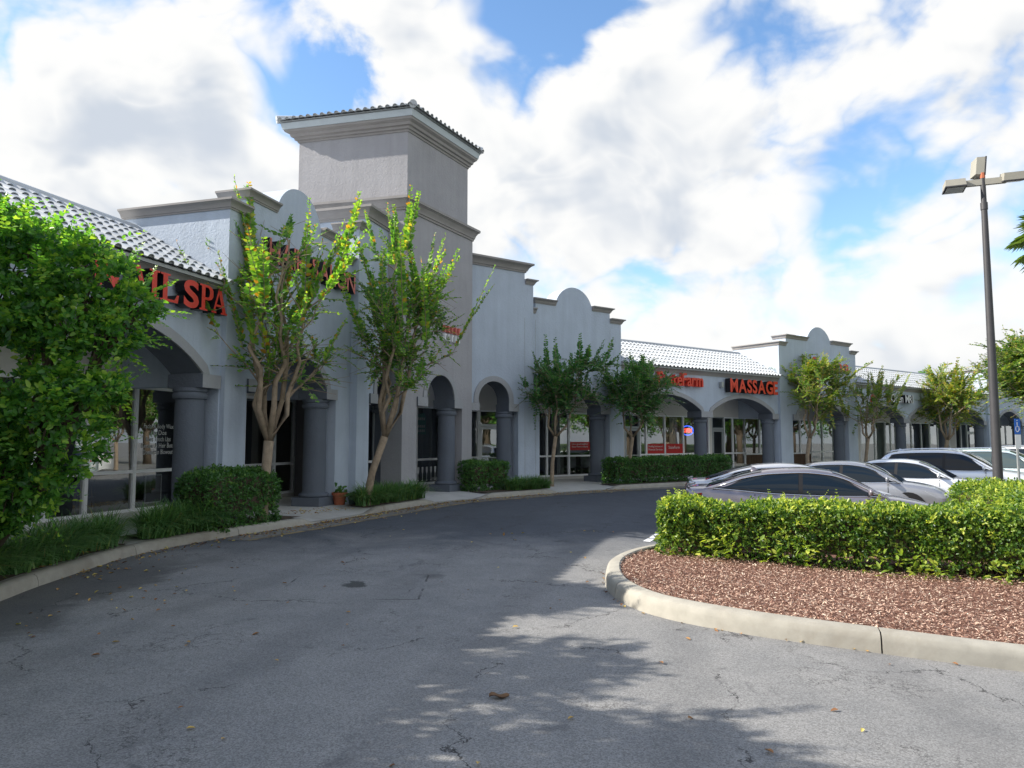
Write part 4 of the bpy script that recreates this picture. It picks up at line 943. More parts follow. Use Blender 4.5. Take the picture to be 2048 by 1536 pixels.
# easel board and poster in the nail spa window, chairs behind the gable window
g = empty('easel_sign', FL(-4.0, NL - .5, .2), 'black board on a brown easel inside the nail spa window', 'easel')
m = MB(); m.box(FL, -4.25, -3.7, NL - .52, NL - .49, .62, 1.12); m.build('board', M['black'], g)
for t0, t1, n0 in ((-4.22, -4.12, -.46), (-3.72, -3.82, -.46), (-3.97, -3.97, -.85)):
    m = MB(); m.tube([FL(t0, NL + n0, .19), FL(t1, NL - .54, 1.2)], .022, 6); m.build('leg', M['brown_wood'], g)
g = empty('framed_poster', FL(-2.4, NL - .2, .4), 'framed portrait poster standing low in the dark window', 'poster')
m = MB(); m.box(FL, -2.62, -2.12, NL - .22, NL - .20, .38, 1.02); m.build('frame', M['frame'], g)
m = MB(); m.box(FL, -2.59, -2.15, NL - .199, NL - .194, .41, .99); m.build('picture', M['inside_floor'], g)
for t in (4.55, 5.35):
    g = empty('waiting_chair', FR(t, NR - .6, .19), 'pale high backed waiting chair behind the gable window, %s' % ('nearer the tree' if t < 5 else 'nearer the column'), 'chair', 'waiting chairs')
    m = MB(); m.box(FR, t - .24, t + .24, NR - .50, NR - .44, .62, 1.1); m.build('backrest', M['paper'], g)
    m = MB(); m.box(FR, t - .24, t + .24, NR - .95, NR - .51, .58, .66); m.build('seat', M['paper'], g)
    for a, b in ((-.22, -.47), (.22, -.47), (-.22, -.92), (.22, -.92)):
        m = MB(); m.box(FR, t + a - .02, t + a + .02, NR + b - .02, NR + b + .02, .19, .579); m.build('leg', M['steel'], g)
# ================================================================== CARS
def interp(pts, x):
    xs_ = [p[0] for p in pts]
    if x <= xs_[0]: return pts[0][1]
    if x >= xs_[-1]: return pts[-1][1]
    i = int(np.searchsorted(xs_, x, side='right') - 1); n = len(pts)
    def m(k):
        if k == 0: return (pts[1][1] - pts[0][1]) / (pts[1][0] - pts[0][0])
        if k == n - 1: return (pts[-1][1] - pts[-2][1]) / (pts[-1][0] - pts[-2][0])
        a = (pts[k][1] - pts[k - 1][1]) / (pts[k][0] - pts[k - 1][0]); b = (pts[k + 1][1] - pts[k][1]) / (pts[k + 1][0] - pts[k][0])
        return 0 if a * b <= 0 else 2 * a * b / (a + b)
    h = xs_[i + 1] - xs_[i]; t = (x - xs_[i]) / h
    return (2 * t ** 3 - 3 * t * t + 1) * pts[i][1] + (t ** 3 - 2 * t * t + t) * h * m(i) + (-2 * t ** 3 + 3 * t * t) * pts[i + 1][1] + (t ** 3 - t * t) * h * m(i + 1)
def paint(name, c, metal=0.75, rough=0.32):
    m, nt, b = base_mat(name, c, rough, 0.5, metal); b.inputs['Coat Weight'].default_value = 0.9; b.inputs['Coat Roughness'].default_value = 0.05
    t = N(nt, 'ShaderNodeTexCoord'); n1 = N(nt, 'ShaderNodeTexNoise', inp={'Scale': 1.5, 'Detail': 5.0}); K(nt, t, 'Object', n1, 'Vector')
    r = N(nt, 'ShaderNodeMapRange', inp={1: .35, 2: .7, 3: rough * .8, 4: rough * 1.35}); K(nt, n1, 0, r, 0); K(nt, r, 0, b, 'Roughness'); return m
M['car_glass'], _nt, _b = base_mat('car_glass', (0.008, 0.014, 0.022), 0.03, 0.32)
M['car_glass_light'], _nt, _b = base_mat('car_glass_pale', (0.05, 0.075, 0.08), 0.04, 0.8)
M['chrome'], _nt, _b = base_mat('chrome', (0.75, 0.76, 0.78), 0.15, 0.5, 1.0)
M['tyre'] = mat('tyre_rubber', (0.02, 0.02, 0.02), 0.85)
M['rim'], _nt, _b = base_mat('alloy', (0.45, 0.46, 0.48), 0.3, 0.5, 0.9)
M['black_trim'] = mat('black_trim', (0.015, 0.015, 0.017), 0.45)
M['tail_red'], _nt, _b = base_mat('tail_lamp', (0.35, 0.01, 0.01), 0.12, 0.6)
M['head_lamp'], _nt, _b = base_mat('head_lamp', (0.6, 0.63, 0.66), 0.08, 0.7)
BODIES = {
 'sedan': dict(L=4.85, W=1.84, top=[(-2.42, .88), (-2.36, 1.02), (-2.0, 1.055), (-1.5, 1.03), (-.6, .965), (.5, .945), (1.05, .955), (1.45, .92), (2.0, .82), (2.3, .70), (2.42, .58)],
   gh=[(-2.05, 1.04), (-1.65, 1.17), (-1.2, 1.32), (-.7, 1.415), (-.1, 1.445), (.35, 1.405), (.8, 1.25), (1.35, .955)], wins=[(-1.78, -1.22, -1.12, -1.0), (-1.18, -.98, -.22, -.20), (-.14, -.12, 1.22, .62)], ws=(.42, 1.32), rw=(-1.95, -.88), spoiler=True),
 'sedan_b': dict(L=4.7, W=1.82, top=[(-2.34, .85), (-2.28, .98), (-1.9, 1.02), (-1.5, 1.0), (-.6, .955), (.5, .94), (1.05, .96), (1.45, .93), (1.95, .84), (2.22, .72), (2.34, .58)],
   gh=[(-1.75, 1.01), (-1.4, 1.2), (-1.05, 1.345), (-.6, 1.43), (-.05, 1.455), (.38, 1.41), (.8, 1.25), (1.3, .965)], wins=[(-1.35, -1.0, -.95, -.85), (-.98, -.82, -.16, -.14), (-.08, -.06, 1.18, .62)], ws=(.45, 1.27), rw=(-1.68, -.85), spoiler=False),
 'suv': dict(L=4.7, W=1.86, top=[(-2.34, .95), (-2.28, 1.08), (-1.7, 1.10), (-.6, 1.08), (.5, 1.06), (1.0, 1.08), (1.4, 1.06), (1.95, .97), (2.24, .82), (2.34, .62)],
   gh=[(-2.2, 1.1), (-2.02, 1.38), (-1.78, 1.58), (-1.2, 1.665), (-.3, 1.69), (.25, 1.65), (.75, 1.42), (1.3, 1.08)], wins=[(-1.92, -1.62, -1.2, -1.2), (-1.14, -1.14, -.2, -.18), (-.12, -.1, 1.15, .52)], ws=(.32, 1.26), rw=(-2.17, -1.8), spoiler=False, rails=True),
}
def car(name, kind, paint_m, loc, heading, label, glass_m='car_glass', trim='chrome', group='parked cars', scale=1.0, antenna=True, drop=0.0):
    B = BODIES[kind]; L, Wd = B['L'], B['W']; hw = Wd / 2
    root = empty(name, (loc[0], loc[1], gz(*loc[:2]) + drop), label, 'car', group, rz=heading); root.scale = (scale,) * 3
    zt = lambda x: interp(B['top'], x)
    wd = lambda x: hw * (1 - 0.10 * max(0, (x - 1.2) / (L / 2 - 1.2)) ** 2 - 0.08 * max(0, (-x - 1.4) / (L / 2 - 1.4)) ** 2 - 0.16 * max(0, (abs(x) - L / 2 + .25) / .25) ** 3)
    def put(mb, nm, mt, sm=35, par=None):
        me = mb.mesh(nm, mt, sm); o = D.objects.new(nm, me); COL.objects.link(o); o.parent = par or root; return o
    # lower body
    mb = MB(); xs_ = list(np.linspace(-L / 2, L / 2, 61))
    def sect(x):
        w, z1 = wd(x), zt(x); e = max(0, (abs(x) - L / 2 + .3) / .3); zb = .22 + .14 * e
        pr = [(0, zb), (w * .9, zb), (w * .965, zb + .06), (w * .99, zb + .2), (w, .62), (w * .992, z1 - .16), (w * .975, z1 - .075), (w * .945, z1 - .03), (w * .89, z1), (w * .6, z1 + .022), (w * .3, z1 + .03), (0, z1 + .032)]
        return pr
    ring_n = None
    for x in xs_:
        pr = sect(x); full = pr + [(-y, z) for y, z in pr[-2:0:-1]]; ring_n = len(full); mb.v += [(x, y, z) for y, z in full]
    for i in range(len(xs_) - 1):
        for k in range(ring_n): mb.f.append((i * ring_n + k, i * ring_n + (k + 1) % ring_n, (i + 1) * ring_n + (k + 1) % ring_n, (i + 1) * ring_n + k)); mb.m.append(0)
    mb.f += [tuple(range(ring_n)), tuple((len(xs_) - 1) * ring_n + k for k in range(ring_n - 1, -1, -1))]; mb.m += [0, 0]
    # greenhouse
    g0, g1 = B['gh'][0][0], B['gh'][-1][0]; Hm = max(z for _, z in B['gh']); zg = lambda x: interp(B['gh'], x)
    wroof = hw * .665
    def gq(x): return min(max((zg(x) - zt(x)) / (Hm - zt(x)), 0), 1)
    def gw(x): w0 = wd(x) * .885; return w0 + (wroof - w0) * gq(x)
    def ztop(x, y):
        q = gq(x); r = min(abs(y) / gw(x), 1); return zg(x) + .03 * q * (1 - r * r) - .05 * q * max(0, (r - .78) / .22) ** 2
    def yside(x, z):
        z0 = zt(x) - .02; z1 = ztop(x, gw(x)); f = min(max((z - z0) / max(z1 - z0, 1e-4), 0), 1); w0 = wd(x) * .885
        return w0 + (gw(x) - w0) * f + .025 * math.sin(math.pi * f)
    b0 = len(mb.v); gx = list(np.linspace(g0, g1, 57)); cnt = 0
    for x in gx:
        z0, w = zt(x) - .02, gw(x); half = [(yside(x, z0 + (ztop(x, w) - z0) * f), z0 + (ztop(x, w) - z0) * f) for f in (0, .2, .4, .6, .8, 1)] + [(w * r, ztop(x, w * r)) for r in (.92, .84, .76, .6, .4, .2, 0)]
        full = half + [(-y, z) for y, z in half[-2::-1]]; cnt = len(full); mb.v += [(x, y, z) for y, z in full]
    for i in range(len(gx) - 1):
        for k in range(cnt - 1): mb.f.append((b0 + i * cnt + k, b0 + i * cnt + k + 1, b0 + (i + 1) * cnt + k + 1, b0 + (i + 1) * cnt + k)); mb.m.append(0)
    body = put(mb, 'body', paint_m, 40)
    # glazing
    def grid_panel(fn, nu, nv, nm, mt, par=None):
        m = MB(); m.v = [fn(i / nu, j / nv) for j in range(nv + 1) for i in range(nu + 1)]
        m.f = [(j * (nu + 1) + i, j * (nu + 1) + i + 1, (j + 1) * (nu + 1) + i + 1, (j + 1) * (nu + 1) + i) for j in range(nv) for i in range(nu)]; m.m = [0] * len(m.f)
        me = m.mesh(nm, mt, True, recalc=False); o = D.objects.new(nm, me); COL.objects.link(o); o.parent = par or root; return o
    for (x0, x1, nm) in ((B['ws'][0], B['ws'][1], 'windshield'), (B['rw'][0], B['rw'][1], 'rear_window')):
        grid_panel(lambda u, v: ((lambda x: (x + (.006 if nm == 'windshield' else -.006), (2 * u - 1) * gw(x) * .90, ztop(x, (2 * u - 1) * gw(x) * .90) + .010))(x0 + (x1 - x0) * v)), 14, 14, nm, M[glass_m])
    def sidefn(w4, sgn, off, lo_off=.035, hi_off=.035, grow_=0.0):
        xa0, xa1, xb0, xb1 = w4
        def fn(u, v):
            x = (xa0 - grow_ + (xb0 - xa0 + 2 * grow_) * u) * (1 - v) + (xa1 - grow_ + (xb1 - xa1 + 2 * grow_) * u) * v
            lo = zt(x) + lo_off; hi = max(ztop(x, gw(x)) - hi_off, lo + .001); z = lo + (hi - lo) * v
            return (x, sgn * (yside(x, z) + off), z)
        return fn
    for sgn in (1, -1):
        for k, w4 in enumerate(B['wins']): grid_panel(sidefn(w4, sgn, .008), 14, 6, 'side_window', M[glass_m])
        w0, w1 = B['wins'][0], B['wins'][-1]; al = (w0[0] - .04, w0[1] - .05, w1[2] + .05, w1[3] + .06)
        grid_panel(sidefn(al, sgn, .004, .02, .02), 40, 6, 'window_surround', M['black_trim'])
        if trim:   # bright strip following the roof edge of the side glass
            f = sidefn(al, sgn, .011, .008, .012); pts = [f(0, 0)] + [f(u / 30, 1) for u in range(31)] + [f(1, .0)]
            m = MB(); m.tube(pts, .015, 5); put(m, 'window_trim', M[trim], True)
            m = MB(); m.tube([f(u / 30, 0) for u in range(31)], .011, 5); put(m, 'belt_trim', M[trim], True)
        # door handles, seams, mirror
        for x in (-.75, .28):
            m = MB(); y = sgn * (wd(x) * .985); m.tube([(x - .1, y, .86), (x - .09, y + sgn * .03, .865), (x + .09, y + sgn * .03, .865), (x + .1, y, .86)], .014, 6); put(m, 'door_handle', M['chrome'] if trim else paint_m, True)
        for x in (-1.02, -.17, .98):
            m = MB(); m.tube([(x, sgn * (wd(x) * 1.0), .32), (x, sgn * (wd(x) * 1.002), .6), (x, sgn * wd(x) * .995, zt(x) - .15), (x, sgn * wd(x) * .955, zt(x) - .03)], .0065, 4); put(m, 'door_seam', M['black_trim'])
        mx, mz = w1[2] - .22, zt(1.0) + .10; my = sgn * (wd(mx) + .12)
        m = MB(); m.lathe((0, 0, 0), [(.02, -.11), (.07, -.10), (.095, -.04), (.1, .03), (.085, .10), (.03, .12)], 14)
        m.v = [(mx + .02 + z_[0] * .45, my + z_[2] * .95, mz + z_[1] * .68) for z_ in m.v]; mir = put(m, 'mirror', paint_m, True)
        m = MB(); m.tube([(mx + .02, sgn * (wd(mx) * .9), mz - .06), (mx + .01, my, mz - .03)], .025, 6); put(m, 'mirror_arm', M['black_trim'], True, mir)
        # lamps
        m = MB(); fx = L / 2; pts = [(fx - .50, .84), (fx - .42, .72), (fx - .1, .55), (fx - .02, .42), (fx - .02, .62), (fx - .2, .80)]
        hl = [(fx - .62, sgn * wd(fx - .62) * .985, zt(fx - .62) - .10), (fx - .30, sgn * wd(fx - .3) * .99, .60), (fx - .06, sgn * wd(fx - .06) * .96, .58), (fx - .02, sgn * .45, .60), (fx - .06, sgn * .45, .68), (fx - .25, sgn * wd(fx - .25) * .86, zt(fx - .25) - .015)]
        c = Vector((fx - .28, sgn * hw * .82, .66)); m.add([Vector(p) + Vector((.014, sgn * .01, .008)) for p in hl] + [c], [(i, (i + 1) % 6, 6) for i in range(6)]); put(m, 'headlight', M['head_lamp'], False)
        m = MB(); rx = -L / 2; tl = [(rx + .42, sgn * wd(rx + .42) * .99, zt(rx + .42) - .09), (rx + .38, sgn * wd(rx + .38) * .995, zt(rx + .38) - .20), (rx + .02, sgn * wd(rx) * .9, zt(rx + .05) - .20), (rx - .012, sgn * .38, zt(rx + .05) - .17), (rx - .012, sgn * .38, zt(rx + .05) - .11), (rx + .03, sgn * wd(rx + .02) * .92, zt(rx + .05) - .075)]
        c = Vector((rx + .10, sgn * hw * .86, zt(rx + .1) - .13)); m.add([Vector(p) + Vector((-.014, sgn * .012, .006)) for p in tl] + [c + Vector((-.03, sgn * .03, 0))], [(i, (i + 1) % 6, 6) for i in range(6)]); put(m, 'taillight', M['tail_red'], False)
        for x in (-1.42, 1.42):
            m = MB(); prof = [(.20, -.10), (.29, -.11), (.325, -.09), (.335, 0), (.325, .09), (.29, .11), (.20, .10)]; m.lathe((0, 0, 0), prof, 24); m.v = [(x + p[0], sgn * (hw - .12) + p[2], .335 + p[1]) for p in m.v]; ty = put(m, 'wheel', M['tyre'], 40)
            m = MB(); m.lathe((0, 0, 0), [(.03, .115), (.06, .11), (.19, .085), (.205, .10), (.215, .085), (.2, .0)], 20); m.v = [(x + p[0], sgn * (hw - .12) + sgn * p[2], .335 + p[1]) for p in m.v]; put(m, 'rim', M['rim'], 30, ty)
            m = MB(); m.lathe((0, 0, 0), [(.2, .0), (.385, 0.005), (.39, .012), (.2, .014)], 24); m.v = [(x + p[0], sgn * (wd(x) * .985 + p[2]), .36 + p[1]) for p in m.v]; put(m, 'wheel_arch', M['black_trim'], 30)
        if B.get('rails'):
            r_ = .82; pts = [(x, sgn * gw(x) * r_, ztop(x, gw(x) * r_) + (.055 if -1.75 < x < .1 else .005)) for x in np.linspace(-1.85, .2, 14)]; m = MB(); m.tube(pts, .018, 6); put(m, 'roof_rail', M['chrome'], True)
    if antenna:
        ax = -1.0 if kind != 'suv' else -1.5
        m = MB(); za = ztop(ax, 0); m.add([(ax - .08, -.03, za - .01), (ax - .08, .03, za - .01), (ax + .13, .012, za - .01), (ax + .13, -.012, za - .01), (ax - .07, 0, za + .085), (ax - .02, 0, za + .075), (ax + .06, 0, za + .03)], [(0, 1, 4), (1, 2, 6), (1, 6, 5), (1, 5, 4), (0, 4, 5), (0, 5, 6), (0, 6, 3), (3, 6, 2)]); put(m, 'antenna', paint_m, True)
    if B['spoiler']:
        m = MB(); xx = -L / 2 + .05
        m.tube([(xx + .10 * abs(q) ** 2, q * hw * .84, zt(xx + .12) + .035) for q in np.linspace(-1, 1, 15)], .022, 6); put(m, 'spoiler', paint_m, True)
    m = MB(); m.box(ID, L / 2 - .02, L / 2 + .012, -.42, .42, .40, .60); put(m, 'grille', M['black_trim'], False)
    m = MB(); m.box(ID, -L / 2 - .014, -L / 2 + .02, -.26, .26, .62, .76); put(m, 'licence_plate', M['white'], False)
    return root
P_MAUVE = paint('paint_mauve_grey', (0.25, 0.23, 0.26), 0.6); P_SILV = paint('paint_silver', (0.62, 0.63, 0.66), 0.55); P_GREY = paint('paint_grey', (0.33, 0.34, 0.375), 0.6)
P_SILV2 = paint('paint_pale_silver', (0.74, 0.77, 0.82), 0.45); P_WHITE = paint('paint_white', (0.72, 0.74, 0.75), 0.0, 0.35); P_MINT = paint('paint_pale_mint', (0.55, 0.68, 0.68), 0.2, 0.35)
def hd(a): return R_(a)
car('mauve_sedan', 'sedan', P_MAUVE, (6.0, 14.85), hd(-18), 'dark mauve grey sedan with chrome window line right behind the island hedge')
car('silver_sedan', 'sedan', P_SILV, (6.75, 17.85), hd(-14), 'silver sedan with its red tail lamp showing behind the dark mauve sedan', antenna=False)
car('grey_sedan', 'sedan_b', P_GREY, (9.0, 19.5), hd(-31), 'grey sedan with blue tinted windshield, third car from the island hedge', antenna=False)
car('pale_silver_sedan', 'sedan_b', P_SILV2, (11.5, 21.4), hd(-36), 'pale silver sedan with open side window, left of the silver sport utility', antenna=False)
car('silver_sport_utility', 'suv', P_SILV2, (14.3, 23.6), hd(-40), 'silver sport utility with roof rails, left of the lamp pole')
car('mint_sport_utility', 'suv', P_MINT, (17.2, 25.6), hd(-42), 'pale mint sport utility half hidden behind the lamp pole', glass_m='car_glass_light')
car('white_van', 'suv', P_WHITE, (20.6, 28.0), hd(-43), 'white tall vehicle at the right edge beyond the disabled parking sign', scale=1.04)
# stall lines
for i, (x, y, a) in enumerate(((6.1, 16.35, -17), (8.0, 18.6, -24), (10.9, 20.3, -35), (13.2, 22.4, -39), (15.7, 24.6, -41))):
    c, s_ = math.cos(R_(a)), math.sin(R_(a)); mb = MB(); nseg = 12; pts = [(-2.6 + 5.2 * k / nseg) for k in range(nseg + 1)]
    for q in pts:
        for w in (-.05, .05): X, Y = x + c * q - s_ * w, y + s_ * q + c * w; mb.v.append((X, Y, gz(X, Y) + .006))
    for k in range(nseg): mb.f.append((2 * k, 2 * k + 2, 2 * k + 3, 2 * k + 1)); mb.m.append(0)
    mb.build('stall_line', M['white'], recalc=False, kind='structure')
# white line end visible by the hedge
mb = MB(); mb.add([(2.35, 13.2, gz(2.35, 13.2) + .006), (2.47, 13.15, gz(2.47, 13.15) + .006), (3.5, 15.9, gz(3.5, 15.9) + .006), (3.38, 15.95, gz(3.38, 15.95) + .006)], [(0, 1, 2, 3)]); mb.build('stall_line', M['white'], recalc=False, kind='structure')

# ================================================================== LAMP POLE AND SIGN
lp = (9.42, 14.15); z0 = gz(*lp)
LP = empty('parking_lamp', (*lp, z0), 'tall dark lamp pole with three beige box lamps behind the right hedge', 'street lamp')
m = MB(); m.lathe((*lp, z0), [(.2, 0), (.2, .5), (.09, .52), (.088, 1.2), (.055, 6.6), (.065, 6.61), (.065, 6.75), (.05, 6.76), (.045, 7.25)], 20); m.build('pole', M['pole'], LP, smooth_=40)
m = MB(); m.box(ID, lp[0] - .40, lp[0] + .40, lp[1] - .04, lp[1] + .04, z0 + 7.11, z0 + 7.23); m.v = [((v[0] - lp[0]) * .94 + lp[0], (v[1] - lp[1]) - (v[0] - lp[0]) * .35 + lp[1], v[2]) for v in m.v]; m.build('arm', M['lamp_box'], LP)
m = MB(); m.tube([(lp[0], lp[1], z0 + 7.25), (lp[0], lp[1], z0 + 7.36)], .045, 8); m.build('neck', M['terracotta'], LP)
def lamp_head(cx, cy, cz, ang, tilt, axis):
    m = MB(); a = .185; P = [(-a, -a * .9, 0), (a, -a * .9, 0), (a, a * .9, 0), (-a, a * .9, 0), (-a * .94, -a * .8, .17), (a * .94, -a * .8, .17), (a * .94, a * .8, .17), (-a * .94, a * .8, .17)]
    m.add(P, [(0, 3, 2, 1), (4, 5, 6, 7), (0, 1, 5, 4), (1, 2, 6, 5), (2, 3, 7, 6), (3, 0, 4, 7)])
    mt = Matrix.Translation((cx, cy, cz)) @ Matrix.Rotation(ang, 4, 'Z') @ Matrix.Rotation(tilt, 4, axis)
    m.v = [tuple(mt @ Vector(v)) for v in m.v]; h = m.build('lamp_head', M['lamp_box'], LP)
    m = MB(); b = a * .86; m.box(ID, -b, b, -b * .88, b * .88, -.012, -.003); m.v = [tuple(mt @ Vector(v)) for v in m.v]; m.build('lens', M['lamp_lens'], h)
    m = MB(); m.box(ID, -a - .006, a + .006, -a * .92 - .004, a * .92 + .004, .0, .025); m.v = [tuple(mt @ Vector(v)) for v in m.v]; m.build('lens_frame', M['pole'], h)
lamp_head(lp[0] - .47, lp[1] + .17, z0 + 7.07, R_(-20), R_(-6), 'X')
lamp_head(lp[0] + .47, lp[1] - .17, z0 + 7.13, R_(-20), R_(14), 'X')
lamp_head(lp[0] + .09, lp[1] + .12, z0 + 7.50, R_(-12), R_(-84), 'Y')
sp = (15.0, 21.6); z0 = gz(*sp)
SP = empty('disabled_parking_sign', (*sp, z0), 'blue disabled parking sign with white plate on a steel post among the cars', 'sign')
m = MB(); m.box(ID, sp[0] - .025, sp[0] + .025, sp[1] - .025, sp[1] + .025, z0, z0 + 2.15); m.build('post', M['steel'], SP)
class SF(Frame): pass
FS = Frame(sp, 62.0)
m = MB(); m.box(FS, -.155, .155, .03, .034, z0 + 2.2, z0 + 2.66); m.build('plate', M['blue'], SP)
m = MB(); m.box(FS, -.155, .155, .03, .034, z0 + 1.78, z0 + 2.19); m.build('notice_plate', M['white'], SP)
m = MB(); m.tube([FS(-.03 + .085 * math.cos(a), .037, z0 + 2.36 + .085 * math.sin(a)) for a in [2.2 + 4.4 * i / 16 for i in range(17)]], .014, 5)
m.build('wheelchair_wheel', M['white'], SP)
m = MB(); m.tube([FS(-.03, .038, z0 + 2.56), FS(-.025, .038, z0 + 2.43), FS(.055, .038, z0 + 2.42), FS(.085, .038, z0 + 2.32)], .014, 5); m.tube([FS(-.035, .038, z0 + 2.60), FS(-.035, .038, z0 + 2.62)], .022, 8); m.build('wheelchair_figure', M['white'], SP)

# ================================================================== PLANTS
def shoot_leaves(rng, p0, p1, sag, n, arrays, llen, tint_mu, tint_sd, start=0.25):
    """opposite leaf pairs along a curved shoot"""
    p0 = np.array(p0); p1 = np.array(p1); d = p1 - p0; L = np.linalg.norm(d); t = np.linspace(start, 1.0, n)
    pts = p0 + d * t[:, None]; pts[:, 2] -= sag * (t ** 2) * L * 0.5
    tan = np.tile(d / L, (n, 1)); tan[:, 2] -= sag * t; tan /= np.linalg.norm(tan, axis=1, keepdims=True)
    side = np.cross(tan, [0, 0, 1.0]); side /= (np.linalg.norm(side, axis=1, keepdims=True) + 1e-6); upv = np.cross(side, tan)
    for sg in (1, -1):
        dv = side * sg * 0.9 + tan * 0.5 + upv * 0.15 + rng.normal(scale=.22, size=(n, 3))
        arrays['b'].append(pts); arrays['d'].append(dv); arrays['n'].append(upv + rng.normal(scale=.35, size=(n, 3)))
        ln = llen * (1.05 - 0.55 * t ** 2) * rng.uniform(.75, 1.15, n); arrays['l'].append(ln); arrays['w'].append(ln * .62)
        arrays['t'].append(tint_mu + rng.normal(scale=tint_sd, size=n))
    return [tuple(q) for q in pts]
def flush(name, arrays, mt, parent, **k):
    A = {q: np.concatenate(v) for q, v in arrays.items()}
    return fast_leaves(name, A['b'], A['d'], A['n'], A['l'], A['w'], A['t'], mt, parent, **k)
def crape(base, height, spread, lean, trunk_h, seed, label, mt='leaf_crape', shoots=150, llen=0.085, tint=(.45, .22), leafless=0.0, stems=4, trunk_r=.085, right_bias=0.0, leaders=14):
    rng = np.random.default_rng(seed); bx, by, bz = base
    root = empty('crape_myrtle', base, label, 'tree', 'crape myrtles along the shops')
    tb = MB(); ar = {q: [] for q in 'bdnlwt'}
    fork = np.array([bx + lean[0] * .45, by + lean[1] * .45, bz + trunk_h])
    mid = np.array([bx + lean[0] * .14 + rng.normal(scale=.03), by + lean[1] * .14, bz + trunk_h * .5])
    tb.tube([(bx, by, bz - .05), (bx + lean[0] * .02, by, bz + .12), mid, fork + [0, 0, .03]], [trunk_r * 1.3, trunk_r * 1.05, trunk_r * .9, trunk_r * .95], 10)
    H = height - trunk_h; top_c = np.array([bx + lean[0], by + lean[1]]); lines = []
    def wig(p, q, n, amp):
        t = np.linspace(0, 1, n)[:, None]; c = p * (1 - t) + q * t; c[1:-1] += rng.normal(scale=amp, size=(n - 2, 3)) * [1, 1, .5]; return c
    for k in range(stems):
        a = 2 * math.pi * (k + rng.uniform(-.3, .3)) / stems; r = spread * rng.uniform(.12, .42)
        e = np.array([top_c[0] + r * math.cos(a), top_c[1] + r * math.sin(a) * .8, bz + trunk_h + H * rng.uniform(.5, .74)])
        m0 = fork * .78 + e * .22 + np.array([math.cos(a) * .2, math.sin(a) * .2, -.1]); c = np.vstack([fork[None], wig(m0, e, 8, .07)])
        rad = np.linspace(trunk_r * .6, trunk_r * .15, len(c)) * rng.uniform(.9, 1.12, len(c)); tb.tube([tuple(q) for q in c], list(rad), 8); lines.append(c)
    def on_line(c, t):
        f = t * (len(c) - 1); i = min(int(f), len(c) - 2); return c[i] * (1 - (f - i)) + c[i + 1] * (f - i)
    subs = []
    for c in lines:
        for q in range(9):
            t = rng.uniform(.22, 1.0); s = on_line(c, t); a = rng.uniform(0, 2 * math.pi); L = spread * rng.uniform(.3, .75) * (1.1 - .3 * t)
            b = s + np.array([L * math.cos(a) * .75 + right_bias * .25, L * math.sin(a) * .75, L * rng.uniform(.25, .9)])
            w = wig(s, b, 4, .035); tb.tube([tuple(z) for z in w], list(np.linspace(trunk_r * .2, trunk_r * .06, 4)), 5, cap=False); subs.append(w)
    def spray(p0, d, L, ll, tm, keep):
        n = max(4, int(L / (ll * .5))); k0 = len(ar['b'])
        pts = shoot_leaves(rng, p0, p0 + d * L, rng.uniform(-.1, .65), n, ar, ll, tm, tint[1], .1)
        for j in range(k0, len(ar['b'])):
            m = rng.uniform(size=n) < keep
            for q in 'bdnlwt': ar[q][j] = ar[q][j][m]
        tb.tube([tuple(p0)] + pts[::max(1, n // 3)] + [pts[-1]], .0055, 4, cap=False)
    for i in range(shoots):
        w = subs[rng.integers(len(subs))]; p0 = on_line(w, rng.uniform(.25, 1.0)); relz = (p0[2] - bz - trunk_h) / H
        out = np.append(p0[:2] - top_c, 0); out /= (np.linalg.norm(out) + .2)
        d = out * rng.uniform(.2, .9) + rand_unit(1, rng)[0] * .75 + np.array([right_bias * .35, 0, .25 + .5 * max(relz, 0)]); d /= np.linalg.norm(d)
        L = rng.uniform(.18, .62) * spread * .62
        if p0[2] + d[2] * L > bz + height: continue
        if rng.uniform() < leafless: tb.tube([tuple(p0), tuple(p0 + d * L * 1.3)], [.007, .003], 4, cap=False); continue
        spray(p0, d, L, llen * rng.uniform(.6, 1.05), tint[0] + rng.normal(scale=.1), rng.uniform(.55, 1.0))
    for k in range(leaders):      # long feathery leaders standing clear of the crown
        w = subs[rng.integers(len(subs))] if k % 3 else lines[k % len(lines)]; p0 = on_line(w, rng.uniform(.8, 1.0))
        out = np.append(p0[:2] - top_c, 0) * rng.uniform(.1, .55); d = out + np.array([rng.normal(scale=.18), rng.normal(scale=.18), 1.0]); d /= np.linalg.norm(d)
        L = min(rng.uniform(.55, 1.25) * spread * .95, (bz + height * rng.uniform(.9, 1.0) - p0[2]) / d[2])
        if L < .3: continue
        spray(p0, d, L, llen * 1.15, tint[0] + .16, .95); spray(p0 + d * .02, d + rng.normal(scale=.01, size=3), L, llen * 1.0, tint[0] + .16, .8)
    tb.build('trunk', M['bark'], root, smooth_=True)
    flush('crown', ar, M[mt], root)
    return root
crape((-5.05, 14.85, .15), 7.65, 1.95, (.12, .2), 1.6, 11, 'tall crape myrtle with forked pale trunk and yellowing leaves before the salon', shoots=360, llen=.13, tint=(.47, .23), leafless=.25, trunk_r=.105, stems=6, right_bias=.25, leaders=34)
crape((-3.68, 18.4, .15), 8.2, 2.15, (.95, .35), 1.7, 23, 'tall crape myrtle leaning over the grass clump in front of the tower', shoots=600, llen=.13, tint=(.40, .24), leafless=.08, trunk_r=.1, stems=6, right_bias=.45, leaders=22)
crape((1.42, 26.2, .15), 5.5, 2.3, (.35, .1), 1.75, 31, 'dark green young crape myrtle before the curved gable', mt='leaf_crape_dark', shoots=560, llen=.15, tint=(.45, .25), trunk_r=.075, right_bias=.5)
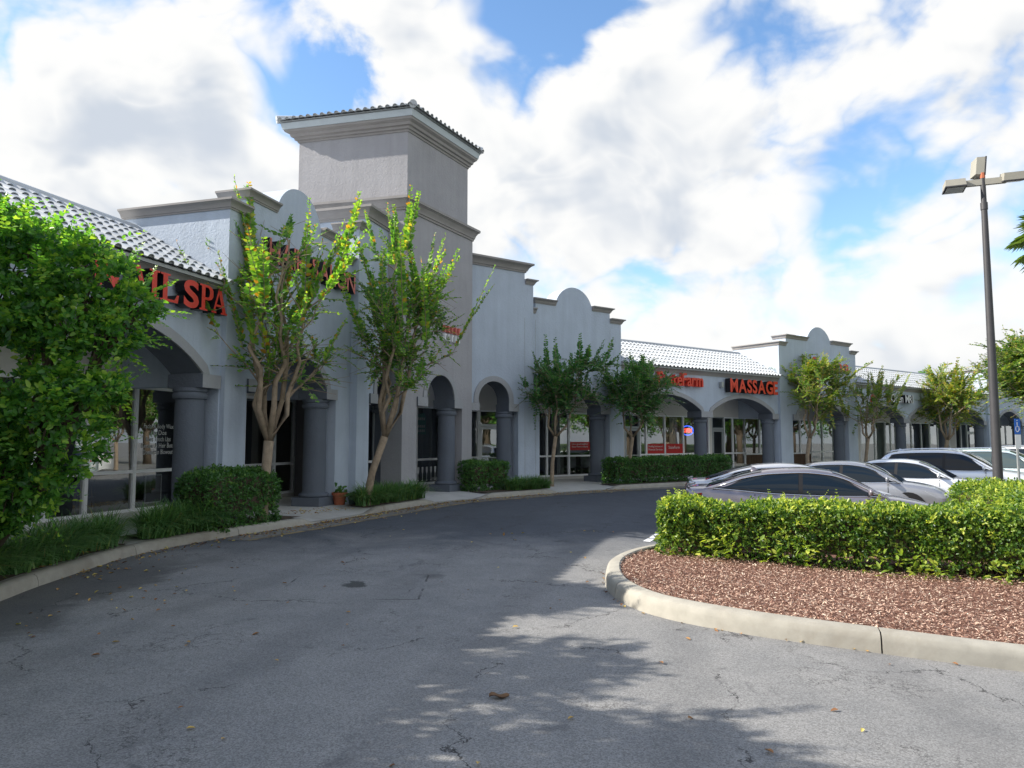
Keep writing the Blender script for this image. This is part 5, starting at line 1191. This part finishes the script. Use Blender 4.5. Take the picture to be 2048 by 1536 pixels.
crape((4.45, 28.15, .15), 5.2, 2.5, (.5, .1), 1.75, 37, 'dark green young crape myrtle behind the long clipped hedge', mt='leaf_crape_dark', shoots=620, llen=.15, tint=(.5, .25), trunk_r=.075, right_bias=.7)
crape((14.55, 35.9, .15), 6.2, 2.9, (.4, .2), 1.7, 41, 'yellow green crape myrtle with arching shoots before the far gable', mt='leaf_crape_gold', shoots=600, llen=.18, tint=(.45, .22), trunk_r=.1, right_bias=.5)
crape((18.9, 39.0, .15), 5.5, 2.7, (.5, .1), 1.7, 43, 'thin brownish crape myrtle left of the clinic sign', mt='leaf_crape_gold', shoots=260, llen=.13, tint=(.4, .22), trunk_r=.09, leafless=.25, right_bias=.5)
crape((26.3, 44.3, .15), 6.4, 3.8, (.6, .2), 1.6, 47, 'golden crape myrtle at the far end of the tiled section', mt='leaf_crape_gold', shoots=680, llen=.2, tint=(.5, .22), trunk_r=.12, right_bias=.8)
crape((24.6, 33.2, -.2), 7.2, 4.4, (.2, .1), 1.8, 53, 'large yellow green crape myrtle at the right edge behind the parking sign', mt='leaf_crape_gold', shoots=1100, llen=.2, tint=(.36, .24), trunk_r=.13)

def cluster_cloud(pts, nrm, k, llen, rng, spread=.5, tint_mu=.4, tint_sd=.2):
    """k leaves radiating from every point around its outward direction"""
    n = len(pts); P = np.repeat(pts, k, 0); Nn = np.repeat(nrm, k, 0)
    dv = Nn * spread + rand_unit(n * k, rng) * .9 ; dv[:, 2] += .12
    ln = llen * rng.uniform(.65, 1.2, n * k)
    tint = np.repeat(rng.normal(tint_mu, tint_sd, n), k) + rng.normal(0, .08, n * k)
    return P + rng.normal(scale=llen * .25, size=P.shape), dv, Nn + rand_unit(n * k, rng) * .8, ln, ln * .52, tint
def bush_tree(base, lobes, seed, label, n_tot, llen=.08, name='evergreen_shrub', group=None, cat='shrub'):
    rng = np.random.default_rng(seed); root = empty(name, base, label, cat, group)
    P, Nn = [], []
    vol = sum(r[0] * r[1] * r[2] for _, r in lobes)
    for c, r in lobes:
        n = int(n_tot * (r[0] * r[1] * r[2]) / vol) + 80; u = rand_unit(n, rng); rad = rng.uniform(.55, 1.0, n) ** .4
        bumps = 1 + .22 * np.sin(u[:, 0] * 7 + c[0] * 3) * np.sin(u[:, 1] * 6 + 1) * np.sin(u[:, 2] * 7 + 2)
        P.append(np.array(c) + u * np.array(r) * (rad * bumps)[:, None]); Nn.append(u)
    P = np.concatenate(P); Nn = np.concatenate(Nn)
    # leave gaps: drop clusters in noise pockets
    keep = (np.sin(P[:, 0] * 5.1 + 1) + np.sin(P[:, 1] * 4.7) + np.sin(P[:, 2] * 5.6 + 2)) > -.95
    P, Nn = P[keep], Nn[keep]
    A = cluster_cloud(P, Nn, 6, llen, rng, .55, .42, .28)
    # loose shoots that break the outline
    ar = {q: [] for q in 'bdnlwt'}; ns = int(n_tot * .11)
    for k in rng.choice(len(P), ns):
        p0 = P[k] - Nn[k] * .08; d = Nn[k] * .7 + rand_unit(1, rng)[0] * .5 + np.array([0, 0, .35]); d /= np.linalg.norm(d)
        shoot_leaves(rng, p0, p0 + d * rng.uniform(.25, .62), rng.uniform(0, .35), int(rng.integers(6, 11)), ar, llen * 1.05, .62, .2, .1)
    S = [np.concatenate(ar[q]) for q in 'bdnlwt']; A = [np.concatenate([x, y]) for x, y in zip(A, S)]
    fast_leaves('crown', *A, M['leaf_bush'], root)
    tb = MB(); bx, by, bz = base
    for k, (c, r) in enumerate(lobes):
        c = np.array(c); m1 = np.array([bx, by, bz]) * .4 + c * .6; m1[2] = bz + (c[2] - bz) * .5
        tb.tube([(bx + .08 * math.cos(k * 2.1), by + .08 * math.sin(k * 2.1), bz - .02), m1, c], [.07, .05, .02], 6)
        for q in range(10):
            e = c + rand_unit(1, rng)[0] * np.array(r) * .9; tb.tube([c * .6 + m1 * .4, (c + e) / 2, e], [.018, .012, .005], 4, cap=False)
    tb.build('trunk', M['bark_dark'], root, smooth_=True)
    return root
BL = [((-6.25, 8.5, 3.75), (.95, .9, .75)), ((-5.6, 8.7, 3.95), (.75, .75, .40)), ((-5.05, 8.75, 3.75), (.5, .45, .26)), ((-6.1, 8.5, 2.5), (1.0, .95, .95)), ((-5.35, 8.5, 2.0), (.6, .6, .7)), ((-5.75, 8.4, 1.35), (.62, .55, .5)), ((-6.35, 8.4, 1.25), (.85, .75, .7)), ((-6.2, 8.2, .95), (.5, .45, .35)),
      ((-5.4, 8.6, 3.2), (.55, .5, .42)), ((-4.72, 8.9, 3.5), (.36, .35, .2)), ((-4.9, 8.75, 3.1), (.36, .35, .28)), ((-6.8, 8.6, 4.3), (.8, .8, .55)), ((-4.85, 8.5, 2.4), (.25, .3, .16))]
bush_tree((-6.45, 8.6, .15), BL, 61, 'large glossy green shrub overhanging the nail spa at the left edge', 5600, .088)
for i, (dx, dy) in enumerate(((-.2, -2.6), (-.1, -4.2), (-.2, -5.9))):
    bush_tree((-6.45 + dx, 8.6 + dy, .15), [((c[0] + dx, c[1] + dy, c[2] * (.98 + .04 * i)), r) for c, r in BL[:7]], 67 + i, 'glossy green shrub beside the walkway left of the frame', 1700, .11, group='shrubs left of the frame')

# hedges
def hedge(poly_fn, name, label, n, llen, mt, seed, tint, core, zjit=.05, sparse_low=0.0, group=None, sprigs=0):
    rng = np.random.default_rng(seed); pts, nr, base = poly_fn(rng, n)
    root = empty(name, base, label, 'hedge', group)
    if sparse_low:
        zr = (pts[:, 2] - pts[:, 2].min()) / (np.ptp(pts[:, 2]) + 1e-6); keep = rng.uniform(size=len(pts)) > sparse_low * np.clip(1 - zr * 1.7, 0, 1); pts, nr = pts[keep], nr[keep]; zr = zr[keep]
    zr = (pts[:, 2] - pts[:, 2].min()) / (np.ptp(pts[:, 2]) + 1e-6)
    A = list(cluster_cloud(pts, nr, 5, llen, rng, .6, tint[0], tint[1]))
    young = np.repeat(np.clip((zr - .78) / .22, 0, 1), 5) * .30      # sunlit brightness of the clipped top put into the leaf tint
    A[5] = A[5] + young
    if sprigs:      # uneven new shoots above the clipped top
        ar = {q: [] for q in 'bdnlwt'}; tops = np.where(zr > .93)[0]
        for k in rng.choice(tops, sprigs):
            d = np.array([rng.normal(scale=.35), rng.normal(scale=.35), 1.0]); d /= np.linalg.norm(d); p0 = pts[k] - d * .05
            shoot_leaves(rng, p0, p0 + d * rng.uniform(.1, .24), rng.uniform(0, .3), int(rng.integers(5, 9)), ar, llen * .9, .8, .12, .1)
        S = [np.concatenate(ar[q]) for q in 'bdnlwt']; A = [np.concatenate([x, y]) for x, y in zip(A, S)]
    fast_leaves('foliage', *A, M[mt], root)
    core.build('branches', M['twig'], root)
    return root
def box_hedge(x0, y0, x1, y1, depth, z0, z1, rnd=.18):
    """hedge along a straight line, depth to the left of it; rounded top edges"""
    a = np.array([x0, y0]); b = np.array([x1, y1]); d = (b - a) / np.linalg.norm(b - a); nl = np.array([-d[1], d[0]]); L = np.linalg.norm(b - a)
    def fn(rng, n):
        P = []; Nn = []
        h = z1 - z0; areas = [L * h, L * h, depth * h, depth * h, L * depth]; tot = sum(areas)
        for k, ar in enumerate(areas):
            m = int(n * ar / tot * (1 if k != 1 else .55)); u = rng.uniform(size=m); v = rng.uniform(size=m)
            if k == 0: s, w, z, nn = u * L, v * 0, v * h, (0, -1, 0)
            elif k == 1: s, w, z, nn = u * L, v * 0 + depth, v * h, (0, 1, 0)
            elif k == 2: s, w, z, nn = u * 0, u * depth, v * h, (-1, 0, 0)
            elif k == 3: s, w, z, nn = u * 0 + L, u * depth, v * h, (1, 0, 0)
            else: s, w, z, nn = u * L, v * depth, u * 0 + h, (0, 0, 1)
            # round the edges
            cs = np.clip(s, rnd, L - rnd); cw = np.clip(w, rnd, depth - rnd); cz = np.minimum(z, h - rnd)
            q = np.stack([s - cs, w - cw, z - cz], 1); ql = np.linalg.norm(q, axis=1, keepdims=True)
            qn = np.where(ql > 1e-4, q / np.maximum(ql, 1e-4), np.array(nn)); dep = -np.abs(rng.normal(scale=.085, size=(m, 1))) + rng.uniform(0, .05, (m, 1))
            c3 = np.stack([cs, cw, cz], 1) + qn * (np.minimum(ql, rnd) + dep)
            wob = .035 * np.sin(c3[:, 0] * 3.1 + 1) + .03 * np.sin(c3[:, 0] * 7.3 + c3[:, 1] * 5) + .025 * np.sin(c3[:, 2] * 9 + c3[:, 0] * 4)
            c3 += qn * wob[:, None]
            xy = a + np.outer(c3[:, 0], d) + np.outer(c3[:, 1], nl)
            P.append(np.column_stack([xy, z0 + c3[:, 2]])); Nn.append(np.column_stack([np.outer(qn[:, 0], d) + np.outer(qn[:, 1], nl), qn[:, 2]]))
        c = a + d * L / 2 + nl * depth / 2
        return np.concatenate(P), np.concatenate(Nn), (c[0], c[1], z0)
    core = MB(); ins = .13
    c0 = [a + d * ins + nl * ins, b - d * ins + nl * ins, b - d * ins + nl * (depth - ins), a + d * ins + nl * (depth - ins)]
    core.flat_prism([tuple(p) for p in c0], z0 + .28 * (z1 - z0), z1 - ins)
    rg = np.random.default_rng(int(abs(x0 * 100)))
    for k in range(int(L / .14)):
        s = rg.uniform(.1, L - .1); w = rg.uniform(.12, depth - .12); p = a + d * s + nl * w
        core.tube([(p[0], p[1], z0 - .03), (p[0] + rg.normal(scale=.05), p[1] + rg.normal(scale=.05), z0 + .5 * (z1 - z0))], [.013, .009], 5, cap=False)
    return fn, core
fn, core = box_hedge(2.18, 10.75, 6.9, 9.15, 1.05, -.02, .85)
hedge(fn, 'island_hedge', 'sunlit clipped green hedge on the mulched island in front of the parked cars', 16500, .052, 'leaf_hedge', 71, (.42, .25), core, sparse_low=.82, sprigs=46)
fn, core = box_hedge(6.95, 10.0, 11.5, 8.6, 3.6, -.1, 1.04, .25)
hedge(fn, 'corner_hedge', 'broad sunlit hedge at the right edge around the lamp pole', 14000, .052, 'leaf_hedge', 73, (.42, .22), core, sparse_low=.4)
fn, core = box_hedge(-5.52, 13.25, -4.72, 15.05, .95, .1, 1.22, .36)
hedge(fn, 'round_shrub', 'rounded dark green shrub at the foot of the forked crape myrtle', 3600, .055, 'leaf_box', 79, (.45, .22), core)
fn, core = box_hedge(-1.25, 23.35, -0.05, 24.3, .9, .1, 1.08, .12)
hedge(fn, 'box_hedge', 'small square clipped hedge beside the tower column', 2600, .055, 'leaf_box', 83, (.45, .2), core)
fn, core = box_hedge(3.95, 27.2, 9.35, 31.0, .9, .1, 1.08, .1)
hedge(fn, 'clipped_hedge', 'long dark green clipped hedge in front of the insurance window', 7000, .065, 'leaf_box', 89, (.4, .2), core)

# broad leaf weeds at the foot of the island hedge
rng = np.random.default_rng(97); PP = []
for (x, y) in ((2.75, 10.35), (3.0, 10.3), (3.55, 10.1), (4.0, 9.95), (4.9, 9.62), (5.2, 9.5), (5.5, 9.42), (6.1, 9.2), (6.6, 9.05)):
    n = 30; z = gz(x, y) + .17; PP.append(np.column_stack([x + rng.normal(scale=.1, size=n), y + rng.normal(scale=.07, size=n), z + rng.uniform(.02, .34, n)]))
PP = np.concatenate(PP); n = len(PP); dv = rand_unit(n, rng); dv[:, 2] = abs(dv[:, 2]) * .6
fast_leaves('weeds', PP, dv, np.tile([0, 0, 1.0], (n, 1)) + rand_unit(n, rng) * .5, rng.uniform(.06, .12, n), rng.uniform(.04, .065, n), rng.normal(.72, .15, n), M['leaf_hedge'], None, label='light green broad leaved weeds sprouting at the foot of the island hedge', cat='weeds', kind='stuff')

# liriope grass
def grass_bed(spots, seed, label, h=.42, blades=120):
    rng = np.random.default_rng(seed); V = []; Fc = []; T = []
    for (x, y, z) in spots:
        for b in range(blades):
            a = rng.uniform(0, 2 * math.pi); L = h * rng.uniform(.7, 1.35); lean = rng.uniform(.35, 1.25); w = rng.uniform(.009, .016)
            x0, y0 = x + rng.normal(scale=.06), y + rng.normal(scale=.06); ca, sa = math.cos(a), math.sin(a); tv = rng.normal(.5, .22)
            i0 = len(V)
            for t in (0, .3, .6, .85, 1.0):
                r = lean * L * t ** 1.6; zz = L * (t * (1.1 - .5 * lean * t)) * max(.12, 1 - .38 * lean * t * t); ww = w * (1 - t * .85)
                V += [(x0 + ca * r - sa * ww, y0 + sa * r + ca * ww, z + zz), (x0 + ca * r + sa * ww, y0 + sa * r - ca * ww, z + zz)]; T += [tv, tv]
            Fc += [(i0 + 2 * q, i0 + 2 * q + 1, i0 + 2 * q + 3, i0 + 2 * q + 2) for q in range(4)]
    me = D.meshes.new('liriope_grass'); me.from_pydata(V, [], Fc); at = me.attributes.new('tint', 'FLOAT', 'POINT'); at.data.foreach_set('value', np.clip(T, 0, 1).astype(np.float32)); me.materials.append(M['grass'])
    o = D.objects.new('liriope_grass', me); COL.objects.link(o); tag(o, label, 'ground cover', kind='stuff')
def along(s0, s1, w0, w1, n, seed):
    rng = np.random.default_rng(seed); out = []
    for k in range(n):
        p, nn = k_at(s0 + (s1 - s0) * (k + rng.uniform(.1, .9)) / n); q = p + nn * rng.uniform(w0, w1); out.append((q.x, q.y, .16))
    return out
grass_bed(along(k_s(-5.3, 5.0), k_s(-5.89, 11.6), .28, .75, 60, 1), 101, 'long row of dark green liriope grass along the kerb at the left edge', .6, 150)
grass_bed(along(k_s(-5.8, 12.2), k_s(-5.36, 13.7), .22, .6, 20, 2), 103, 'liriope grass clump spilling over the kerb beside the round shrub', .62, 150)
grass_bed(along(S_b + .45, S_c - .4, .32, .85, 30, 3), 105, 'liriope grass clump around the leaning tree trunk', .58, 150)
grass_bed(along(S_d + 1.75, S_e - .25, .30, .8, 20, 4), 107, 'low liriope grass between the square hedge and young tree', .5, 130)

# palm at the right edge
pc = Vector((19.75, 25.6, 9.0)); PR = empty('fan_palm', (19.75, 25.6, gz(19, 25)), 'fan palm with drooping fronds at the right edge of the sky', 'palm')
m = MB(); m.tube([(19.85, 25.6, gz(19, 25) - .05), (19.8, 25.6, 4), (19.75, 25.6, 8.9)], [.22, .17, .15], 12); m.build('trunk', M['bark_dark'], PR, smooth_=True)
rng = np.random.default_rng(109)
ar = {q: [] for q in 'bdnlwt'}; st = MB()
for k in range(34):
    a = rng.uniform(0, 2 * math.pi); el = rng.uniform(-.75, 1.0); L = rng.uniform(.7, 1.1)
    d = np.array([math.cos(a) * math.cos(el), math.sin(a) * math.cos(el), math.sin(el)]); hub = np.array(pc) + d * L
    st.tube([tuple(pc), tuple(hub)], [.02, .012], 4, cap=False)
    side = np.cross(d, [0, 0, 1.0]); side /= np.linalg.norm(side); n = 26; ang = np.linspace(-1.9, 1.9, n)
    dv = np.cos(ang)[:, None] * d + np.sin(ang)[:, None] * side; dv[:, 2] -= .35
    ar['b'].append(np.tile(hub, (n, 1))); ar['d'].append(dv); ar['n'].append(np.tile(np.cross(side, d), (n, 1))); ar['l'].append(rng.uniform(.7, .95, n)); ar['w'].append(np.full(n, .06)); ar['t'].append(rng.normal(.5, .2, n))
flush('crown', ar, M['leaf_palm'], PR, fold=.4); st.build('frond_stalk', M['leaf_palm'], PR)

# distant pine behind the far roof, trees across the lot (they stand to the right, out of the frame, and show in the shop windows)
def round_tree(base, h, r, seed, label, n, group, name='oak_tree', dens=6, llen=.22, mt='leaf_bush'):
    rng = np.random.default_rng(seed); root = empty(name, base, label, 'tree', group); P = []; Nn = []; tb = MB()
    bx, by, bz = base; tb.tube([(bx, by, bz - .1), (bx + .1, by, bz + h * .3), (bx, by, bz + h * .7)], [r * .09, r * .07, r * .03], 8)
    for k in range(11):
        a = rng.uniform(0, 2 * math.pi); rr = r * rng.uniform(.2, .75); c = np.array([bx + rr * math.cos(a), by + rr * math.sin(a), bz + h * rng.uniform(.42, .86)]); s = r * rng.uniform(.3, .48)
        u = rand_unit(n // 11, rng); P.append(c + u * s * (rng.uniform(.5, 1, (len(u), 1)) ** .4) * [1, 1, .75]); Nn.append(u)
        tb.tube([(bx, by, bz + h * .32), tuple(c)], [r * .035, r * .012], 5, cap=False)
    fast_leaves('crown', *cluster_cloud(np.concatenate(P), np.concatenate(Nn), dens, llen, rng, .5, .5, .22), M[mt], root); tb.build('trunk', M['bark_dark'], root, smooth_=True); return root
round_tree((42.6, 75.0, 0), 10.2, 1.7, 113, 'small pine top rising behind the far tiled roof', 1500, None, 'pine_tree', 6, .16)
first = round_tree((40.0, 14.0, -.2), 9.5, 5.0, 127, 'leafy oak across the parking lot, seen in the shop windows', 2600, 'trees across the parking lot')
for i, (x, y, sc, rz) in enumerate(((43, 24, 1.0, 1.2), (39, 33, .9, 2.3), (46, 5, 1.15, 3.3), (42, -6, 1.0, 4.1), (36, 42, .85, 5.0), (50, 18, 1.25, .6), (51, 31, 1.2, 2.9), (33, -17, 1.1, 1.9), (54, 43, 1.2, .3), (37, 19, .75, .9), (37, 28.5, .7, 3.7), (36, 9, .8, 2.2), (38, 38, .75, 4.4), (45, 12, 1.1, 5.5), (46, 37, 1.1, 1.4))):
    o = first.copy(); COL.objects.link(o); o.location = (x, y, -.2); o.rotation_euler = (0, 0, rz); o.scale = (sc,) * 3
    for ch in first.children:
        c = ch.copy(); COL.objects.link(c); c.parent = o; c.matrix_parent_inverse = ch.matrix_parent_inverse.copy()
mb = MB(); mb.add([(28, -40, -.2), (31, -40, .25), (70, -40, 1.3), (28, 28, -.2), (31, 28, .25), (70, 45, 1.3)], [(0, 1, 4, 3), (1, 2, 5, 4)]); 
M['lawn'] = mat('lawn', (0.07, 0.12, 0.03), .95, var=.3, vscale=2.0); mb.build('lawn', M['lawn'], recalc=False, kind='structure', label='grass verge across the parking lot')

# ================================================================== SMALL THINGS
g = empty('flower_pot', (-4.42, 18.75, .15), 'terracotta flower pot with small green plant beside the salon column', 'flower pot')
m = MB(); m.lathe((-4.42, 18.75, .15), [(.13, 0), (.175, .24), (.2, .24), (.205, .31), (.18, .31), (.17, .27)], 20); m.build('pot', M['terracotta'], g, smooth_=35)
rng = np.random.default_rng(131); n = 60; pts = np.array([-4.42, 18.75, .46]) + rng.normal(scale=.07, size=(n, 3)); fast_leaves('plant', pts, rand_unit(n, rng) + [0, 0, .6], rand_unit(n, rng), rng.uniform(.08, .15, n), rng.uniform(.04, .07, n), rng.normal(.6, .2, n), M['leaf_box'], g)
g = empty('small_pot', (-4.08, 18.7, .15), 'small dark green pot between the terracotta pot and the grass', 'flower pot')
m = MB(); m.lathe((-4.08, 18.7, .15), [(.08, 0), (.115, .19), (.125, .19), (.12, .16)], 16); m.build('pot', M['plastic_pot'], g, smooth_=35)
n = 24; pts = np.array([-4.08, 18.7, .36]) + rng.normal(scale=.05, size=(n, 3)); fast_leaves('plant', pts, rand_unit(n, rng) + [0, 0, .6], rand_unit(n, rng), rng.uniform(.08, .14, n), rng.uniform(.04, .06, n), rng.normal(.5, .2, n), M['leaf_box'], g)
# mulch chips on the visible part of the island
rng = np.random.default_rng(137); P = []
while len(P) < 52000:
    x = rng.uniform(1.2, 9.5); y = rng.uniform(6.1, 11.0)
    if inside(ISL, x, y): P.append((x, y))
P = np.array(P); n = len(P); zz = np.array([gz(a, b) for a, b in P]) + .165 + rng.uniform(0, .03, n)
c = ISL_C; poly = ISL_POLY; C_ = np.array(c[:2]); E0 = np.array([v[:2] for v in poly]); Z0 = np.array([v[2] for v in poly]); E1 = np.roll(E0, -1, 0); Z1 = np.roll(Z0, -1)
def bed_z(q):       # height of the mulch bed surface under each point
    d = q - C_; out = np.full(len(q), c[2])
    for a_, b_, za, zb in zip(E0, E1, Z0, Z1):
        e = b_ - a_; den = d[:, 0] * e[1] - d[:, 1] * e[0]; den = np.where(np.abs(den) < 1e-9, 1e-9, den); w = a_ - C_
        t = (w[0] * e[1] - w[1] * e[0]) / den; u = (w[0] * d[:, 1] - w[1] * d[:, 0]) / den
        ok = (t > 0) & (u >= 0) & (u <= 1); r = np.clip(1 / np.maximum(t, 1e-6), 0, 1); out = np.where(ok, c[2] * (1 - r) + (za + (zb - za) * u) * r, out)
    return out
zz = bed_z(P) + .006 + rng.uniform(0, .028, n)
dv = rand_unit(n, rng); dv[:, 2] *= .35; fast_leaves('mulch_chips', np.column_stack([P, zz]), dv, np.tile([0, 0, 1.0], (n, 1)) + rand_unit(n, rng) * .5, rng.uniform(.015, .055, n), rng.uniform(.006, .015, n), rng.normal(.5, .28, n), M['mulch'], None, .1, label='red brown bark mulch chips covering the island', cat='mulch', kind='stuff')
# leaf litter along the kerb and the walk
P = []
for k in range(1700):
    s = rng.uniform(S_g0 - 4, S_e + 3); p, nn = k_at(s); w = -abs(rng.normal(scale=.34)) + .02
    if s > S_a - 1.5 and s < S_c + 2 and rng.uniform() < .6: w = -abs(rng.normal(scale=.25)) - .02
    if s < S_g0 + .5 and rng.uniform() < .6: continue
    q = p + nn * w; P.append((q.x, q.y, .012))
for k in range(120): s = rng.uniform(S_a + .1, S_b - .1); p, nn = k_at(s); q = p + nn * rng.uniform(.3, 1.3); P.append((q.x, q.y, .155))
for k in range(60): P.append((rng.normal(-4.4, .9), rng.uniform(6.2, 10.5), .012))
for k in range(90): s = rng.uniform(k_s(-5.3, 5.0), k_s(-5.87, 10.9)); p, nn = k_at(s); q = p + nn * rng.uniform(.16, .4); P.append((q.x, q.y, .175))
for k in range(70): P.append((rng.uniform(-3, 3.5), rng.uniform(3.8, 15), .012))
for k in range(60): s = rng.uniform(0, IS[-1] * .6); p, nn = i_at(s); q = p - nn * abs(rng.normal(scale=.05)); P.append((q.x, q.y, gz(q.x, q.y) + .01))
P = [(x, y, z + gz(x, y)) if z == .012 else (x, y, z) for x, y, z in P if not inside(ISL, x, y)]
P = np.array(P); n = len(P); dv = rand_unit(n, rng); dv[:, 2] *= .15; ln = rng.uniform(.03, .075, n)
fast_leaves('leaf_litter', P, dv, np.tile([0, 0, 1.0], (n, 1)) + rand_unit(n, rng) * .25, ln, ln * .55, rng.uniform(0, 1, n), M['litter'], None, .5, label='scattered dry yellow and brown leaves along the kerb and drive', cat='fallen leaves', kind='stuff')
# the big curled leaf in the foreground
m = MB(); b = []
cx, cy = -.09, 5.22
for i in range(9):
    t = i / 8; w = .05 * math.sin(math.pi * min(t * 1.05, 1)) ** .7 + .002
    for q in (-1, -.4, .4, 1): b.append((cx - .07 + .14 * t, cy + q * w * .75 + .01 * math.sin(t * 9), .01 + .018 * abs(q) ** 2 * (1 - .3 * t) + .008 * math.sin(t * 7 + q)))
m.add(b, [(i * 4 + k, i * 4 + k + 1, (i + 1) * 4 + k + 1, (i + 1) * 4 + k) for i in range(8) for k in range(3)])
M['dry_leaf'] = mat('dry_leaf', (0.17, 0.10, 0.055), .8, var=.25, vscale=20)
tag(m.build('fallen_leaf', M['dry_leaf'], None, smooth_=True, recalc=False), 'single large curled brown leaf lying on the asphalt in the foreground', 'leaf')
